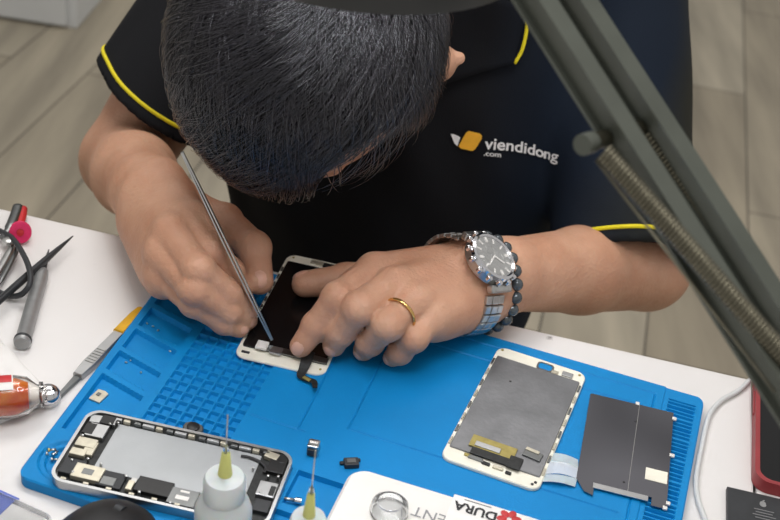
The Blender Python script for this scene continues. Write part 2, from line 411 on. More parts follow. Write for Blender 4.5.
# ------------------------------------------------------------------ the silicone repair mat
mA = U(187, 248, .008); mB_ = U(708, 398, .008)
ux = (mB_-mA)/np.linalg.norm(mB_-mA); vx = np.array([ux[1], -ux[0], 0]); MW, MH = .413, .271
def matmap(u, v):
    sh = .066*(1-u/MW); return mA[0]+u*ux[0]+v*(vx[0]+sh*ux[0]), mA[1]+u*ux[1]+v*(vx[1]+sh*ux[1])
def build_mat():
    nu, nv = 414, 272                                       # a millimetre grid
    u, v = np.meshgrid(np.linspace(0, MW, nu), np.linspace(0, MH, nv), indexing='ij')
    z = np.full(u.shape, .008)
    def dep(sd, d, rw=1.0):
        nonlocal z
        z = np.minimum(z, .008-d*np.clip(sd/rw, 0, 1))
    mn = lambda *a: np.minimum.reduce(a)
    bx2 = lambda a0, a1, b0, b1: mn(up-a0, a1-up, vp-b0, b1-vp)
    up = u*1000; vp = v*1000
    sl = .27                                                 # compartments with slanting ends
    w = vp-(up-6)*sl
    for (v0, v1) in ((28, 50), (55, 76), (82, 104), (109, 131), (136, 157)):
        dep(mn(up-6, 44-up, w-v0, v1-w), .0038)
    dep(mn(up-6, 43-up, w-163, 222-vp), .0038)
    r_ = np.hypot(up-23, vp-247); dep(18-r_, .002); dep(14-r_, .004)
    up = np.round(up, 4); vp = np.round(vp, 4); cu = ((up-50) % 8.0); cv = ((vp-30) % 9.0)
    dep(mn(bx2(50, 115, 30, 211), cu-1, 8-cu, cv-1, 9-cv), .0024)
    def line(u0, v0, u1, v1, wd=.9, d=.0009):
        a = np.array([u0, v0]); ab = np.array([u1-u0, v1-v0]); t = np.clip(((up-u0)*ab[0]+(vp-v0)*ab[1])/(ab@ab), 0, 1)
        dep(wd-np.hypot(up-u0-t*ab[0], vp-v0-t*ab[1]), d)
    line(120, 12, 378, 12); line(378, 12, 378, 240); line(184, 30, 184, 143); line(184, 143, 372, 143); line(184, 30, 372, 30)
    line(152, 60, 152, 158); line(118, 158, 158, 158)
    for (a0, a1) in ((140, 162), (166, 214), (218, 262), (266, 372)): dep(bx2(a0, a1, 193, 224), .0038)
    for (a0, a1) in ((60, 140), (145, 372)): dep(bx2(a0, a1, 230, 258), .0038)
    lug = up > 384; z = np.where(lug, .0072, z)
    rb = lug & (up > 388) & (up < 408) & (vp > 12) & (vp < 258) & ((vp % 4.4) > 2.2); z = np.where(rb, .0045, z)
    k = z.copy()                                             # soften the moulded edges
    for _ in range(0):
        k[1:-1, 1:-1] = (k[1:-1, 1:-1]*2+k[:-2, 1:-1]+k[2:, 1:-1]+k[1:-1, :-2]+k[1:-1, 2:])/6
    e = np.minimum(np.minimum(u, MW-u), np.minimum(v, MH-v)); k = k-.0008*(e < .0005)
    R = .009
    uc = np.clip(u, R, MW-R); vc = np.clip(v, R, MH-R); dx, dy = u-uc, v-vc; rr = np.hypot(dx, dy)
    m = (rr > R) & (np.abs(dx) > 0) & (np.abs(dy) > 0); sc = np.where(m, R/np.maximum(rr, 1e-9), 1); u2 = uc+dx*sc; v2 = vc+dy*sc
    x, y = matmap(u2, v2)
    V = np.stack([x, y, k], -1).reshape(-1, 3)
    i = np.arange(nu*nv).reshape(nu, nv)
    Q = np.stack([i[:-1, :-1], i[:-1, 1:], i[1:, 1:], i[1:, :-1]], -1).reshape(-1, 4)
    ring = np.concatenate([i[:, 0], i[-1, 1:], i[-2::-1, -1], i[0, -2:0:-1]])
    low = V[ring].copy(); low[:, 2] = .0002; n0 = len(V); V = np.concatenate([V, low]); m_ = len(ring); j = np.arange(m_); j2 = (j+1) % m_
    Q = np.concatenate([Q, np.stack([ring[j], ring[j2], n0+j2, n0+j], -1)])
    bot = [tuple(n0+j[::-1])]
    org = np.array([mA[0]+.2*ux[0]+.13*vx[0], mA[1]+.2*ux[1]+.13*vx[1], 0]); V = V-org
    o = link_mesh('repair_mat', V, Q, M['mat_blue'], None, True)
    o.location = org
    bm = bmesh.new(); bm.from_mesh(o.data); bm.faces.ensure_lookup_table()
    bmesh.ops.dissolve_degenerate(bm, dist=1e-6, edges=bm.edges[:])
    bmesh.ops.recalc_face_normals(bm, faces=bm.faces[:])
    for e2 in bm.edges:
        if len(e2.link_faces) == 2 and e2.calc_face_angle(0) > math.radians(38): e2.smooth = False
    bm.to_mesh(o.data); bm.free()
    return tag(o, 'blue silicone repair mat with moulded trays and small square grid', 'mat')
build_mat()
# ------------------------------------------------------------------ the person
HC = U(306, 50, d=.865)                                      # middle of the skull
hf = np.array([-.22, -.40, -.88]); hf /= np.linalg.norm(hf)                   # where the face points
hx = U(452, 24, d=.865)-U(172, 68, d=.865); hx /= np.linalg.norm(hx); hx = hx-hf*(hx@hf); hx /= np.linalg.norm(hx)   # towards the person's left ear
hu = np.cross(hx, hf); hu = hu/np.linalg.norm(hu)            # crown
if hu@(-FW) < 0: hu = -hu
HR = np.stack([hx, hf, hu], 1)                               # columns: side, face, up
def H(x, y, z): return HC+HR@np.array([x, y, z])
C7 = np.array([-.02, .985, .235])
shR = U(232, -10, d=1.17); elR = U(124, 160, d=1.12); wrR = U(152, 199, .052)     # the arm at the left of the photo
shL = U(612, -50, d=1.12); elL = U(646, 266, d=1.085); wrL = U(474, 277, .044)     # the arm wearing the watch
def hand_pts(pts): return [U(*p) for p in pts]
# joints as (photo x, photo y, height above the table)
fR = dict(
 index=hand_pts([(190, 217, .074), (212, 250, .067), (230, 272, .049), (241, 287, .035)]),
 middle=hand_pts([(171, 232, .072), (198, 269, .066), (228, 294, .044), (246, 310, .027)]),
 ring=hand_pts([(162, 252, .060), (194, 289, .054), (228, 311, .033), (246, 320, .0195)]),
 pinky=hand_pts([(162, 274, .045), (194, 303, .040), (224, 322, .024), (239, 328, .017)]),
 thumb=hand_pts([(178, 205, .044), (224, 222, .044), (254, 248, .046), (260, 281, .034)]))
fL = dict(
 index=hand_pts([(374, 270, .055), (338, 298, .055), (316, 326, .033), (301, 346, .0195)]),
 middle=hand_pts([(394, 284, .060), (359, 308, .058), (340, 332, .034), (334, 345, .021)]),
 ring=hand_pts([(415, 300, .056), (388, 325, .052), (370, 342, .029), (364, 350, .0175)]),
 pinky=hand_pts([(434, 316, .046), (414, 338, .040), (400, 352, .024), (393, 357, .016)]),
 thumb=hand_pts([(448, 268, .036), (402, 272, .029), (346, 280, .026), (305, 284, .0225)]))
FRAD = dict(index=(.0128, .0114, .0100, .0084), middle=(.0130, .0116, .0102, .0086), ring=(.0124, .0110, .0096, .0081), pinky=(.0112, .0098, .0086, .0073), thumb=(.0165, .0142, .0126, .0104))
def chain(P, pts, rad, k=.003):
    ds = []
    for i in range(len(pts)-1): ds.append(rc(P, pts[i], pts[i+1], rad[i]*.97, rad[i+1]*.97))
    for i in range(1, len(pts)-1): ds.append(rc(P, pts[i], pts[i]+1e-5, rad[i]*1.04, rad[i]*1.04))
    return sm(ds, k)
def hand(P, fg, wr, el, up):
    ax = (wr-el)/np.linalg.norm(wr-el)
    d = []
    side = fg['pinky'][0]-fg['index'][0]; side /= np.linalg.norm(side)
    for i, n in enumerate(('index', 'middle', 'ring', 'pinky')):
        m = fg[n][0]; w0 = wr+side*(i-1.5)*.0115
        d.append(rc(P, w0, m, .017, .0118))
        d.append(rc(P, w0-up*.010, m*.8+w0*.2-up*.008, .016, .0125))
    palm = sm(d, .010)
    palm = smin(palm, rc(P, wr-side*.008-up*.006, fg['thumb'][0], .018, .0155), .012)
    palm = smin(palm, rc(P, fg['thumb'][0], fg['thumb'][1]*.6+fg['index'][0]*.4-up*.012, .015, .010), .012)
    palm = smin(palm, rc(P, wr+side*.018-up*.008, fg['pinky'][0]-up*.010, .016, .0125), .012)
    f = None
    for n in ('index', 'middle', 'ring', 'pinky'):
        e = chain(P, fg[n], FRAD[n]); f = e if f is None else smin(f, e, .0012)
    d = smin(palm, f, .006)
    # webs between the knuckles
    for a, b in (('index', 'middle'), ('middle', 'ring'), ('ring', 'pinky')):
        pa = fg[a][0]*.78+fg[a][1]*.22-up*.003; pb = fg[b][0]*.78+fg[b][1]*.22-up*.003
        d = smin(d, rc(P, pa, pb, .0072, .0072), .005)
    return smin(d, chain(P, fg['thumb'], FRAD['thumb']), .008)
def arm(P, sh, el, wr):
    mid = wr*.42+el*.58
    d = sm([rc(P, sh, el, .052, .038), rc(P, el, mid, .0385, .0355), rc(P, mid, wr*.85+el*.15, .0355, .0280), rc(P, wr*.85+el*.15, wr, .0280, .0255)], .009)
    return d
def masked(P, c, rad, fn):
    d = np.linalg.norm(P-c, axis=1)-rad; out = d+.02; m = d < .02
    if m.any(): out[m] = fn(P[m])
    return out
upR = np.array([-.1, -.35, .93]); upL = np.array([0, -.3, .95])
cR = (wrR+fR['middle'][2])/2; cLh = (wrL+fL['middle'][2])/2
def head(P):
    d = ell(P, H(0, -.004, 0), (.082, .094, .088), HR)
    d = smin(d, ell(P, H(0, .022, -.052), (.062, .066, .066), HR), .02)
    d = smin(d, rc(P, H(0, .035, -.085), H(0, .070, -.112), .040, .022), .02)
    for s_ in (-1, 1):
        d = smin(d, rc(P, H(s_*.052, -.005, -.060), H(s_*.028, .050, -.100), .020, .016), .015)
        d = smin(d, ell(P, H(s_*.036, .066, -.052), (.018, .016, .016), HR), .012)      # cheek
        d = smin(d, rc(P, H(s_*.010, .088, -.006), H(s_*.045, .072, -.008), .008, .006), .010)  # brow
        d = smax(d, -ell(P, H(s_*.031, .094, -.024), (.015, .012, .010), HR), .008)
        d = smin(d, ell(P, H(s_*.093, -.024, -.022), (.0125, .014, .030), HR), .006)
        d = smin(d, rc(P, H(s_*.104, -.032, -.010), H(s_*.100, -.030, -.036), .0045, .004), .004)
        d = smin(d, ell(P, H(s_*.091, -.016, -.050), (.006, .008, .010), HR), .004)
        d = smin(d, rc(P, H(s_*.004, .106, -.060), H(s_*.009, .100, -.062), .006, .0055), .005)
    d = smin(d, rc(P, H(0, .090, -.016), H(0, .109, -.055), .0065, .0085), .007)
    d = smin(d, rc(P, H(-.014, .088, -.080), H(.014, .088, -.080), .0065, .0065), .006)
    d = smin(d, rc(P, H(-.012, .086, -.088), H(.012, .086, -.088), .007, .007), .006)
    return d
def body(P):
    d = smin(arm(P, shR, elR, wrR), arm(P, shL, elL, wrL), .02)
    hr = masked(P, cR, .115, lambda q: hand(q, fR, wrR, elR, upR))
    hl = masked(P, cLh, .125, lambda q: hand(q, fL, wrL, elL, upL))
    d = smin(d, hr, .010); d = smin(d, hl, .010)
    d = smin(d, masked(P, HC, .16, head), .012)
    d = smin(d, rc(P, H(0, -.030, -.050), C7, .052, .062), .02)
    t = sm([rc(P, shR, C7, .050, .060), rc(P, shL, C7, .050, .060), rc(P, C7+[0, .06, -.05], [0, 1.06, -.12], .10, .115), rc(P, [0, 1.06, -.12], [0, 1.10, -.28], .115, .12)], .04)
    d = smin(d, t, .02)
    return d
V, Q = surface(body, (-.36, .655, -.42), (.33, 1.24, .40), .0021)
org = np.array([0, 1.0, -.25])
person = link_mesh('person', V-org, Q, M['skin'], None, True); person.location = org
tag(person, 'person in black polo shirt bending over the mat, holding tweezers to a phone screen', 'person')
def pch(name, mb_, m, auto=None, smooth=True):
    """a child of the person, from world coordinates"""
    o = mb_.build(name, m, None, smooth, auto); o.parent = person; o.matrix_parent_inverse = Matrix.Translation(Vector(-org)); return o
def pmesh(name, V, Q, m, smooth=True):
    o = link_mesh(name, V, Q, m, None, smooth); o.parent = person; o.matrix_parent_inverse = Matrix.Translation(Vector(-org)); return o
# nails
for fg, up in ((fR, upR), (fL, upL)):
    for n in fg:
        a, b = fg[n][2], fg[n][3]; ax = (b-a)/np.linalg.norm(b-a); r = FRAD[n][3]
        u_ = -FW if n != 'thumb' else -FW*.8+np.array([0, 0, .3])
        if n in ('index', 'middle', 'ring', 'pinky'): u_ = up*.6-FW*.9
        if fg is fL and n == 'thumb': u_ = np.array([0, .5, .8])
        u_ = u_-ax*(u_@ax); u_ /= np.linalg.norm(u_); s_ = np.cross(ax, u_)
        R = Matrix((( ax[0], s_[0], u_[0]), (ax[1], s_[1], u_[1]), (ax[2], s_[2], u_[2])))
        c = b+ax*r*.15+u_*r*.64
        # a curved plate, not a ball: tilt it down to the tip
        R = R@Matrix.Rotation(math.radians(14), 3, 'Y')
        k = MB().ball(c, 1, 14, (r*.74, r*.62, r*.34), R); pch('fingernail', k, M['nail'])
# eyes, lips
for s_ in (-1, 1):
    k = MB().ball(H(s_*.031, .081, -.024), .0115, 16); pch('eye', k, M['eye'])
k = MB().tube([H(-.020, .090, -.084), H(-.008, .0955, -.083), H(0, .0955, -.084), H(.008, .0955, -.083), H(.020, .090, -.084)], [.001, .0035, .0038, .0035, .001], 8); pch('lips', k, M['lip'])
# shirt --------------------------------------------------------------
hemR = U(158, 103, d=1.12); hemL = U(624, 258, d=1.05)
dR = hemR-shR; dR /= np.linalg.norm(dR); dL = hemL-shL; dL /= np.linalg.norm(dL)
cutR = -.62*RT-.76*UP+.25*FW; cutR /= np.linalg.norm(cutR); cutL = dL
RR, RL = .0640, .0600
def shirt(P):
    t = sm([ell(P, (-.005, 1.00, -.10), (.150, .115, .24)), ell(P, (-.005, 1.035, .06), (.185, .125, .18)),
            rc(P, shR+[.01, 0, .0], C7+[0, .03, -.02], .070, .085), rc(P, shL+[-.01, 0, .0], C7+[0, .03, -.02], .070, .085),
            rc(P, (.0, 1.05, -.2), (.0, 1.08, -.36), .135, .14)], .05)
    w = .0035*np.sin(P[:, 0]*70+P[:, 2]*34+3*np.sin(P[:, 1]*22))*np.sin(P[:, 2]*21+P[:, 0]*12)
    t = t+w
    for sh, dr, hem, r, cn in ((shR, dR, hemR, RR, cutR), (shL, dL, hemL, RL, cutL)):
        e = rc(P, sh-dr*.01, hem+dr*.06, .066, r)+.6*w
        e = smax(e, (P-hem)@cn, .003)
        t = smin(t, e, .03)
        t = smax(t, -rc(P, hem-dr*.035, hem+dr*.08, r-.010, r-.008), .003)
    nk = rc(P, H(0, -.030, -.050), C7, .056, .064)
    t = smax(t, -rc(P, C7+(H(0, -.03, -.05)-C7)*.25, H(0, -.03, -.05), .066, .07), .004)
    return t
Vs, Qs = surface(shirt, (-.40, .80, -.46), (.36, 1.26, .36), .0042)
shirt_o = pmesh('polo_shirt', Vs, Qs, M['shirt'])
bvh = BVHTree.FromPolygons([Vector(p) for p in Vs], [list(map(int, q)) for q in Qs])
def on_shirt(px, py, off=.0012):
    v = FW + (px-390)/F*RT - (py-260)/F*UP; v = Vector(v).normalized()
    hit = bvh.ray_cast(Vector((0, 0, CH)), v)
    if hit[0] is None: return None
    n = hit[1]
    if n.dot(v) > 0: n = -n
    return np.array(hit[0]+n*off), np.array(n)
# sleeve hems: yellow piping around each opening
for hem, dr, r in ((hemR, cutR, RR), (hemL, cutL, RL)):
    x, y, _ = basis(dr); pts = []
    for k in range(49):
        a = 2*math.pi*k/48; q = hem-dr*.011+(x*math.cos(a)+y*math.sin(a))*(r+.2)
        hit = bvh.ray_cast(Vector(q), Vector(-(x*math.cos(a)+y*math.sin(a))))
        if hit[0] is not None and np.linalg.norm(np.array(hit[0])-(hem-dr*.011)) < r*1.3: pts.append((k, np.array(hit[0])))
    runs = [[]]
    for k, q in pts+[(k+48, q) for k, q in pts]:
        if runs[-1] and k-runs[-1][-1][0] > 1: runs.append([])
        if not (runs[-1] and np.linalg.norm(q-runs[-1][-1][1]) < 1e-4): runs[-1].append((k, q))
    pts = [q for k, q in max(runs, key=len)][:49]
    if len(pts) > 10: k = MB().tube(pts, .0019, 6); pch('sleeve_piping', k, M['yellow'])
# collar flap with its yellow edge
def patch(name, quadpx, nu, nv, off, m, thick=.003):
    g = {}; v = []; f = []
    for i in range(nu+1):
        for j in range(nv+1):
            s_, t_ = i/nu, j/nv
            p = (np.array(quadpx[0])*(1-s_)*(1-t_)+np.array(quadpx[1])*s_*(1-t_)+np.array(quadpx[2])*s_*t_+np.array(quadpx[3])*(1-s_)*t_)
            h_ = on_shirt(p[0], p[1], off)
            if h_ is None: continue
            g[i, j] = len(v); v.append(h_[0])
    n0 = len(v)
    for i in range(nu):
        for j in range(nv):
            q = [(i, j), (i+1, j), (i+1, j+1), (i, j+1)]
            if all(k in g for k in q): f.append([g[k] for k in q])
    o = MB().add(v, f); return o
cq = [(440, -30), (521, 6), (511, 62), (440, 84)]
k = patch('collar', cq, 14, 12, .006, None)
if k.v:
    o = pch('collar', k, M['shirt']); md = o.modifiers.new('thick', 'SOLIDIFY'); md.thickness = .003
nk0 = C7+(H(0, -.03, -.05)-C7)*.12; nax = H(0, -.03, -.05)-C7; nax /= np.linalg.norm(nax); bx_, by_, _ = basis(nax)
k = MB(); v = []; f = []; NB_ = 48; prof = [(.0655, .034), (.0685, .034), (.0740, .012), (.0860, -.006), (.0840, -.009), (.0700, .008)]
for i in range(NB_):
    a = 2*math.pi*i/NB_
    for r_, z_ in prof: v.append(nk0+nax*z_+(bx_*math.cos(a)+by_*math.sin(a))*r_)
m_ = len(prof)
for i in range(NB_):
    for j in range(m_): f.append((i*m_+j, i*m_+(j+1) % m_, (i+1) % NB_*m_+(j+1) % m_, (i+1) % NB_*m_+j))
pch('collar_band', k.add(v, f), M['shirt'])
pts = [on_shirt(px, py, .0075) for px, py in [(517, -20), (521, 8), (522, 22), (521, 36), (518, 50), (512, 62)]]
pts = [p[0] for p in pts if p is not None]
if len(pts) > 3: pch('collar_piping', MB().tube(smoothp(pts, 4), .0017, 6), M['yellow'])
# chest print
def print_on(name, v2, f2, m, off=.0024):
    vv = []; idx = {}; ff = []
    for i, p in enumerate(v2):
        h_ = on_shirt(p[0], p[1], off)
        if h_ is not None: idx[i] = len(vv); vv.append(h_[0])
    for q in f2:
        if all(i in idx for i in q): ff.append([idx[i] for i in q])
    o = MB().add(vv, ff); return pch(name, o, m, smooth=False)
tv, tf = text_geo('viendidong', 1, .018); tw = max(p[0] for p in tv)
def warp(p):
    s_ = p[0]/tw; hgt = 16.5-2.5*s_
    return (484+76*s_+p[1]*1.5, 148.2+2*s_+11.5*s_**2-p[1]*hgt)
print_on('chest_lettering', [warp(p) for p in tv], tf, M['white_print'])
tv, tf = text_geo('.com', 1, .015); tw = max(p[0] for p in tv)
print_on('chest_lettering', [(483+17*p[0]/tw, 154.2+2.2*p[0]/tw-p[1]*7.0) for p in tv], tf, M['white_print'])
def poly2(pts, n=1):
    bm = bmesh.new(); f = bm.faces.new([bm.verts.new((x, y, 0)) for x, y in pts]); bmesh.ops.triangulate(bm, faces=[f])
    for _ in range(n): bmesh.ops.subdivide_edges(bm, edges=bm.edges[:], cuts=1, use_grid_fill=True)
    bmesh.ops.triangulate(bm, faces=bm.faces[:]); bm.verts.index_update()
    v = [tuple(q.co) for q in bm.verts]; f = [[w.index for w in q.verts] for q in bm.faces]; bm.free(); return v, f
v2, f2 = poly2([(466, 131.5), (469, 130), (479, 132.5), (481.5, 135), (481, 138), (475, 148), (472, 149.8), (461, 147.5), (458.5, 145.5), (458.8, 144)]); print_on('chest_emblem', v2, f2, M['orange_print'])
v2, f2 = poly2([(450.5, 133.3), (453, 133), (458, 135), (460.3, 136.5), (458.5, 141), (457, 145), (454, 142)]); print_on('chest_emblem', v2, f2, M['white_print'])

# hair ---------------------------------------------------------------
HAX = (.082, .094, .088)
def hairline(x, y, z):
    # positive inside the haired part of the skull; head axes
    side = abs(x)/.0765
    return z-np.interp(y, [-.1, -.05, -.02, .01, .035, .06, .09], [-.062, -.058, -.030, -.012, .0, .030, .038])
def hair_cap(P):
    q = (P-HC)@HR
    d = ell(P, H(0, -.004, .002), (.082+.011, .094+.010, .088+.012), HR)
    zl = np.interp(q[:, 1], [-.1, -.05, -.02, .01, .035, .06, .09], [-.062, -.058, -.022, -.006, .0, .026, .034])
    zl = zl+.09*np.clip((q[:, 0]+q[:, 1]-.092)/.012, 0, 1)*np.clip((q[:, 0]-.040)/.010, 0, 1)*np.clip((q[:, 1]-.020)/.010, 0, 1)
    d = smax(d, (zl-q[:, 2]), .012)
    return d
Vh, Qh = surface(hair_cap, HC-.125, HC+.125, .0032)
hair_o = pmesh('hair', Vh, Qh, M['scalp'])
def strands(n):
    W = np.array([.012, -.062, .062]); W = W/np.linalg.norm(W/np.array(HAX))    # whorl
    K = 9; allv = []
    d = rng.normal(size=(n*4, 3)); d /= np.linalg.norm(d, axis=1)[:, None]
    p = d*np.array(HAX)
    zl = np.interp(p[:, 1], [-.1, -.05, -.02, .01, .035, .06, .09], [-.060, -.054, -.020, -.004, .002, .028, .038])
    zl = zl+.055*np.clip(p[:, 0]/.05, 0, 1)*np.clip((p[:, 1]-.03)/.03, 0, 1)
    p = p[p[:, 2] > zl][:n]; n = len(p)
    L = rng.uniform(.040, .072, n)*np.interp(p[:, 2], [-.05, .0, .05], [.35, .7, 1.05])
    h0 = rng.uniform(.008, .019, n)*np.interp(p[:, 2], [-.05, .02, .06], [.4, .8, 1.05]); ph = rng.normal(0, .16, n)
    cl = rng.normal(size=(260, 3)); cl /= np.linalg.norm(cl, axis=1)[:, None]; cl = cl*np.array(HAX); cj = rng.normal(0, .22, 260)
    near = np.argmin(((p[:, None, :]-cl[None])**2).sum(-1), axis=1); ph = ph+cj[near]
    cur = p.copy(); pts = []; bare = np.zeros(n, bool)
    rad = np.array(HAX)
    for k in range(K):
        t = k/(K-1)
        nrm = cur/(rad**2); nrm /= np.linalg.norm(nrm, axis=1)[:, None]
        hh = .003+h0*np.sin(np.clip(t*2.0, 0, math.pi*.5))*(1-.25*t)
        pts.append(cur+nrm*hh[:, None]+np.array([0, -.004, .001]))
        tg = cur-W; tg[:, 1] += .035                                 # away from the whorl and combed forward
        tg -= nrm*np.sum(tg*nrm, 1)[:, None]; tg /= np.linalg.norm(tg, axis=1)[:, None]+1e-9
        bt = np.cross(nrm, tg); an = ph+.35*t*np.sign(ph)
        dr = tg*np.cos(an)[:, None]+bt*np.sin(an)[:, None]
        bare |= (cur[:, 0] > .050) & (cur[:, 1] > .028) & (cur[:, 1] < .070) & (cur[:, 0]+cur[:, 1] > .098) & (cur[:, 2] > -.03)
        cur = cur+dr*(L/(K-1))[:, None]
        s_ = np.linalg.norm(cur/rad, axis=1)[:, None]; fr = np.where(s_ < 1, 1/s_, 1+0*s_); cur = cur*(fr*.8+.2/s_*1.0)
    pts = np.stack(pts, 1)
    bare = ((pts[..., 0] > .040) & (pts[..., 1] > .030) & (pts[..., 1] < .100) & (pts[..., 0]+pts[..., 1] > .111) & (pts[..., 2] > -.035)).any(1)
    keep = ~bare | (rng.random(n) < .04); pts = pts[keep]; n = len(pts)
    tan = np.gradient(pts, axis=1); tan /= np.linalg.norm(tan, axis=2)[..., None]+1e-9
    nr = pts/(rad**2); nr /= np.linalg.norm(nr, axis=2)[..., None]
    bt = np.cross(nr, tan); r = (np.linspace(1, .35, K)*.00042)[None, :, None]
    ring = np.stack([pts+bt*r, pts-bt*r, pts+nr*r*1.0], 2)        # n,K,3,3
    V = (ring.reshape(-1, 3))@HR.T+HC
    b = (np.arange(n)*K*3)[:, None, None]+(np.arange(K-1)*3)[None, :, None]
    j = np.arange(3)[None, None]; j2 = (j+1) % 3
    Q = np.stack([b+j, b+j2, b+3+j2, b+3+j], -1).reshape(-1, 4)
    return V, Q
Vt, Qt = strands(17000)
so = link_mesh('hair_strands', Vt, Qt, M['hair'], None, True); so.parent = hair_o
so.matrix_parent_inverse = Matrix.Translation(Vector(-org)) if False else Matrix.Identity(4)
#@@PART3
# ------------------------------------------------------------------ things on the table
MT = .0082                                                   # top of the mat
def thing(name, px, py, z, rz, label, cat, group=None):
    p = U(px, py, z); return empty(name, p, rz, label, cat, group), p
def onto(t, p, rz, px, py, z=None):
    """local coordinates, in thing t, of what the photo shows at px, py"""
    return local(p, rz, U(px, py, p[2] if z is None else z))
# ---- the front panel under the hands
rz = math.radians(-8.5); cpt = np.array([-.058, .738, MT])
t = empty('phone_screen', cpt, rz, 'white framed phone front panel lying face down under the fingertips', 'phone screen')
o_ = rrect(.0665, .137, .008); i_ = rrect(.0600, .112, .001)
b = MB(); b.prism(rrect(.0665, .137, .008), 0, .0016, bev=.0005); b.build('front_glass', M['cream'], t, auto=40)
b = MB(); b.prism(rrect(.0610, .113, .0015), .0016, .0032, bev=.0003); b.build('display_panel', M['screen'], t, auto=40)
b = MB(); b.box((.012, .0625, .0022), (.030, .005, .0012)); b.build('flex_strip', M['pcb'], t)
b = MB(); b.box((-.008, .0635, .0022), (.011, .004, .0012), bev=.0003); b.build('earpiece_bracket', M['shield'], t)
b = MB(); b.box((.006, -.0545, .0034), (.052, .006, .0012)); b.build('connector_board', M['gunmetal'], t)
b = MB(); b.box((-.0165, -.0545, .0046), (.0085, .0085, .0022), bev=.0006); b.build('home_button_bracket', M['white'], t)
b = MB(); b.box((-.0055, -.0565, .0042), (.0085, .0075, .0018), bev=.0004); b.build('chip', M['alu'], t)
b = MB(); b.box((-.0262, -.0625, .0019), (.006, .0022, .0008), bev=.0003); b.build('slot', M['ink'], t)
for x, y in ((.029, -.0625), (-.028, .064), (.02, -.0645), (.0285, .0645)):
    b = MB(); b.lathe([(.0009, .0016), (.0009, .0021), (.0004, .0023)], 10, Matrix.Translation((x, y, 0))); b.build('screw', M['copper'], t)
for i in range(9):
    b = MB(); b.box((-.0318, .045-i*.0105, .0022), (.0012, .0045, .0013)); b.build('side_clip', M['gunmetal'], t)
fl = [onto(t, cpt, rz, px, py, z) for px, py, z in [(309, 352, .013), (306, 362, .0125), (303, 370, .0105), (301, 376, .0095), (308, 380, .0098), (314, 382, .011), (315, 388, .0125)]]
b = MB(); W_ = [.0042, .0040, .0032, .0030, .0024, .0022, .0016]
v = []; f = []
P_ = [np.array(q) for q in smoothp(fl, 4)]
for i, q in enumerate(P_):
    d = P_[min(i+1, len(P_)-1)]-P_[max(i-1, 0)]; n = np.array([-d[1], d[0], 0]); n /= np.linalg.norm(n)+1e-9; w = np.interp(i/4, range(7), W_)
    for s_ in (-1, 1):
        for h_ in (0, .0005): v.append(q+n*w*s_+np.array([0, 0, h_]))
for i in range(len(P_)-1):
    a = i*4
    for x, y in ((0, 1), (1, 3), (3, 2), (2, 0)): f.append((a+x, a+y, a+4+y, a+4+x))
f += [(0, 1, 3, 2), (len(v)-4, len(v)-2, len(v)-1, len(v)-3)]
b.add(v, f); b.build('flex_cable', M['pcb'], t)
q = fl[4]; b = MB(); b.box((q[0]-.001, q[1], q[2]+.0009), (.006, .0028, .001), rz=-.4, bev=.0003); b.build('connector', M['copper'], t)
b = MB(); b.box((.0105, -.045, .0036), (.013, .020, .0007), rz=.05); b.build('ribbon', M['pcb'], t)

# ---- the back-up panel at the right
rz = math.radians(-17.2); cp2 = np.array([.101, .652, MT])
t = empty('phone_screen', cp2, rz, 'white framed phone screen panel showing its dark grey back, beside the metal sheet', 'phone screen')
b = MB(); b.prism(rrect(.0675, .133, .007), 0, .0024, bev=.0006)
b.build('front_glass', M['cream'], t, auto=40)
b = MB(); b.prism(rrect(.0625, .108, .0012, cy=-.0005), .0024, .0036, bev=.0003); b.build('back_plate', M['silver_dark'], t, auto=40)
b = MB(); b.prism(rrect(.010, .0068, .0022, cx=.004, cy=.0585), .0024, .0027); b.build('camera_opening', M['mat_blue'], t)
b = MB(); b.frame(rrect(.0125, .0090, .003, cx=.004, cy=.0585), rrect(.010, .0068, .0022, cx=.004, cy=.0585), .0024, .0031); b.build('opening_rim', M['gunmetal'], t)
b = MB(); b.box((.021, .0575, .0030), (.008, .005, .0014), bev=.0004); b.build('sensor_bracket', M['alu'], t)
b = MB(); b.box((.012, .056, .0029), (.005, .003, .0012), bev=.0003); b.build('sensor_bracket', M['shield'], t)
b = MB(); b.box((-.0045, -.0430, .0042), (.031, .0115, .0010), bev=.0002); b.build('flex_board', M['copper'], t)
b = MB(); b.box((-.0075, -.0455, .0049), (.0175, .0045, .0012), bev=.0003); b.build('connector_cover', M['alu'], t)
b = MB(); b.box((.000, -.0520, .0040), (.034, .0070, .0012), bev=.0003); b.build('ribbon', M['pcb'], t)
b = MB(); b.box((.0130, -.0510, .0044), (.009, .0115, .0014), bev=.0004); b.build('ribbon', M['pcb'], t)
b = MB(); b.box((.0215, -.0375, .0042), (.0125, .0075, .0012), bev=.0003, rz=-.1); b.build('ribbon_end', M['gunmetal'], t)
b = MB(); b.box((.0205, -.0345, .0050), (.0095, .0028, .0010), bev=.0003, rz=-.1); b.build('connector', M['shield'], t)
for x, y, sx, sy, mm in ((-.012, -.0575, .010, .003, 'gunmetal'), (-.004, -.0590, .005, .0024, 'pcb'), (.004, -.0592, .007, .0026, 'shield'), (.0115, -.0605, .004, .0022, 'pcb'), (-.018, -.0570, .004, .0022, 'copper')):
    b = MB(); b.box((x, y, .0030), (sx, sy, .0014), bev=.0003); b.build('bezel_part', M[mm], t)
for x, y in ((-.030, .0625), (.029, .0620), (.030, -.0600), (.0285, -.0625), (-.010, -.0575), (-.0065, -.0590), (.006, -.0585)):
    b = MB(); b.lathe([(.0010, .0024), (.0010, .0030), (.0004, .0032)], 10, Matrix.Translation((x, y, 0))); b.build('screw', M['copper'] if y > 0 else M['ink'], t)
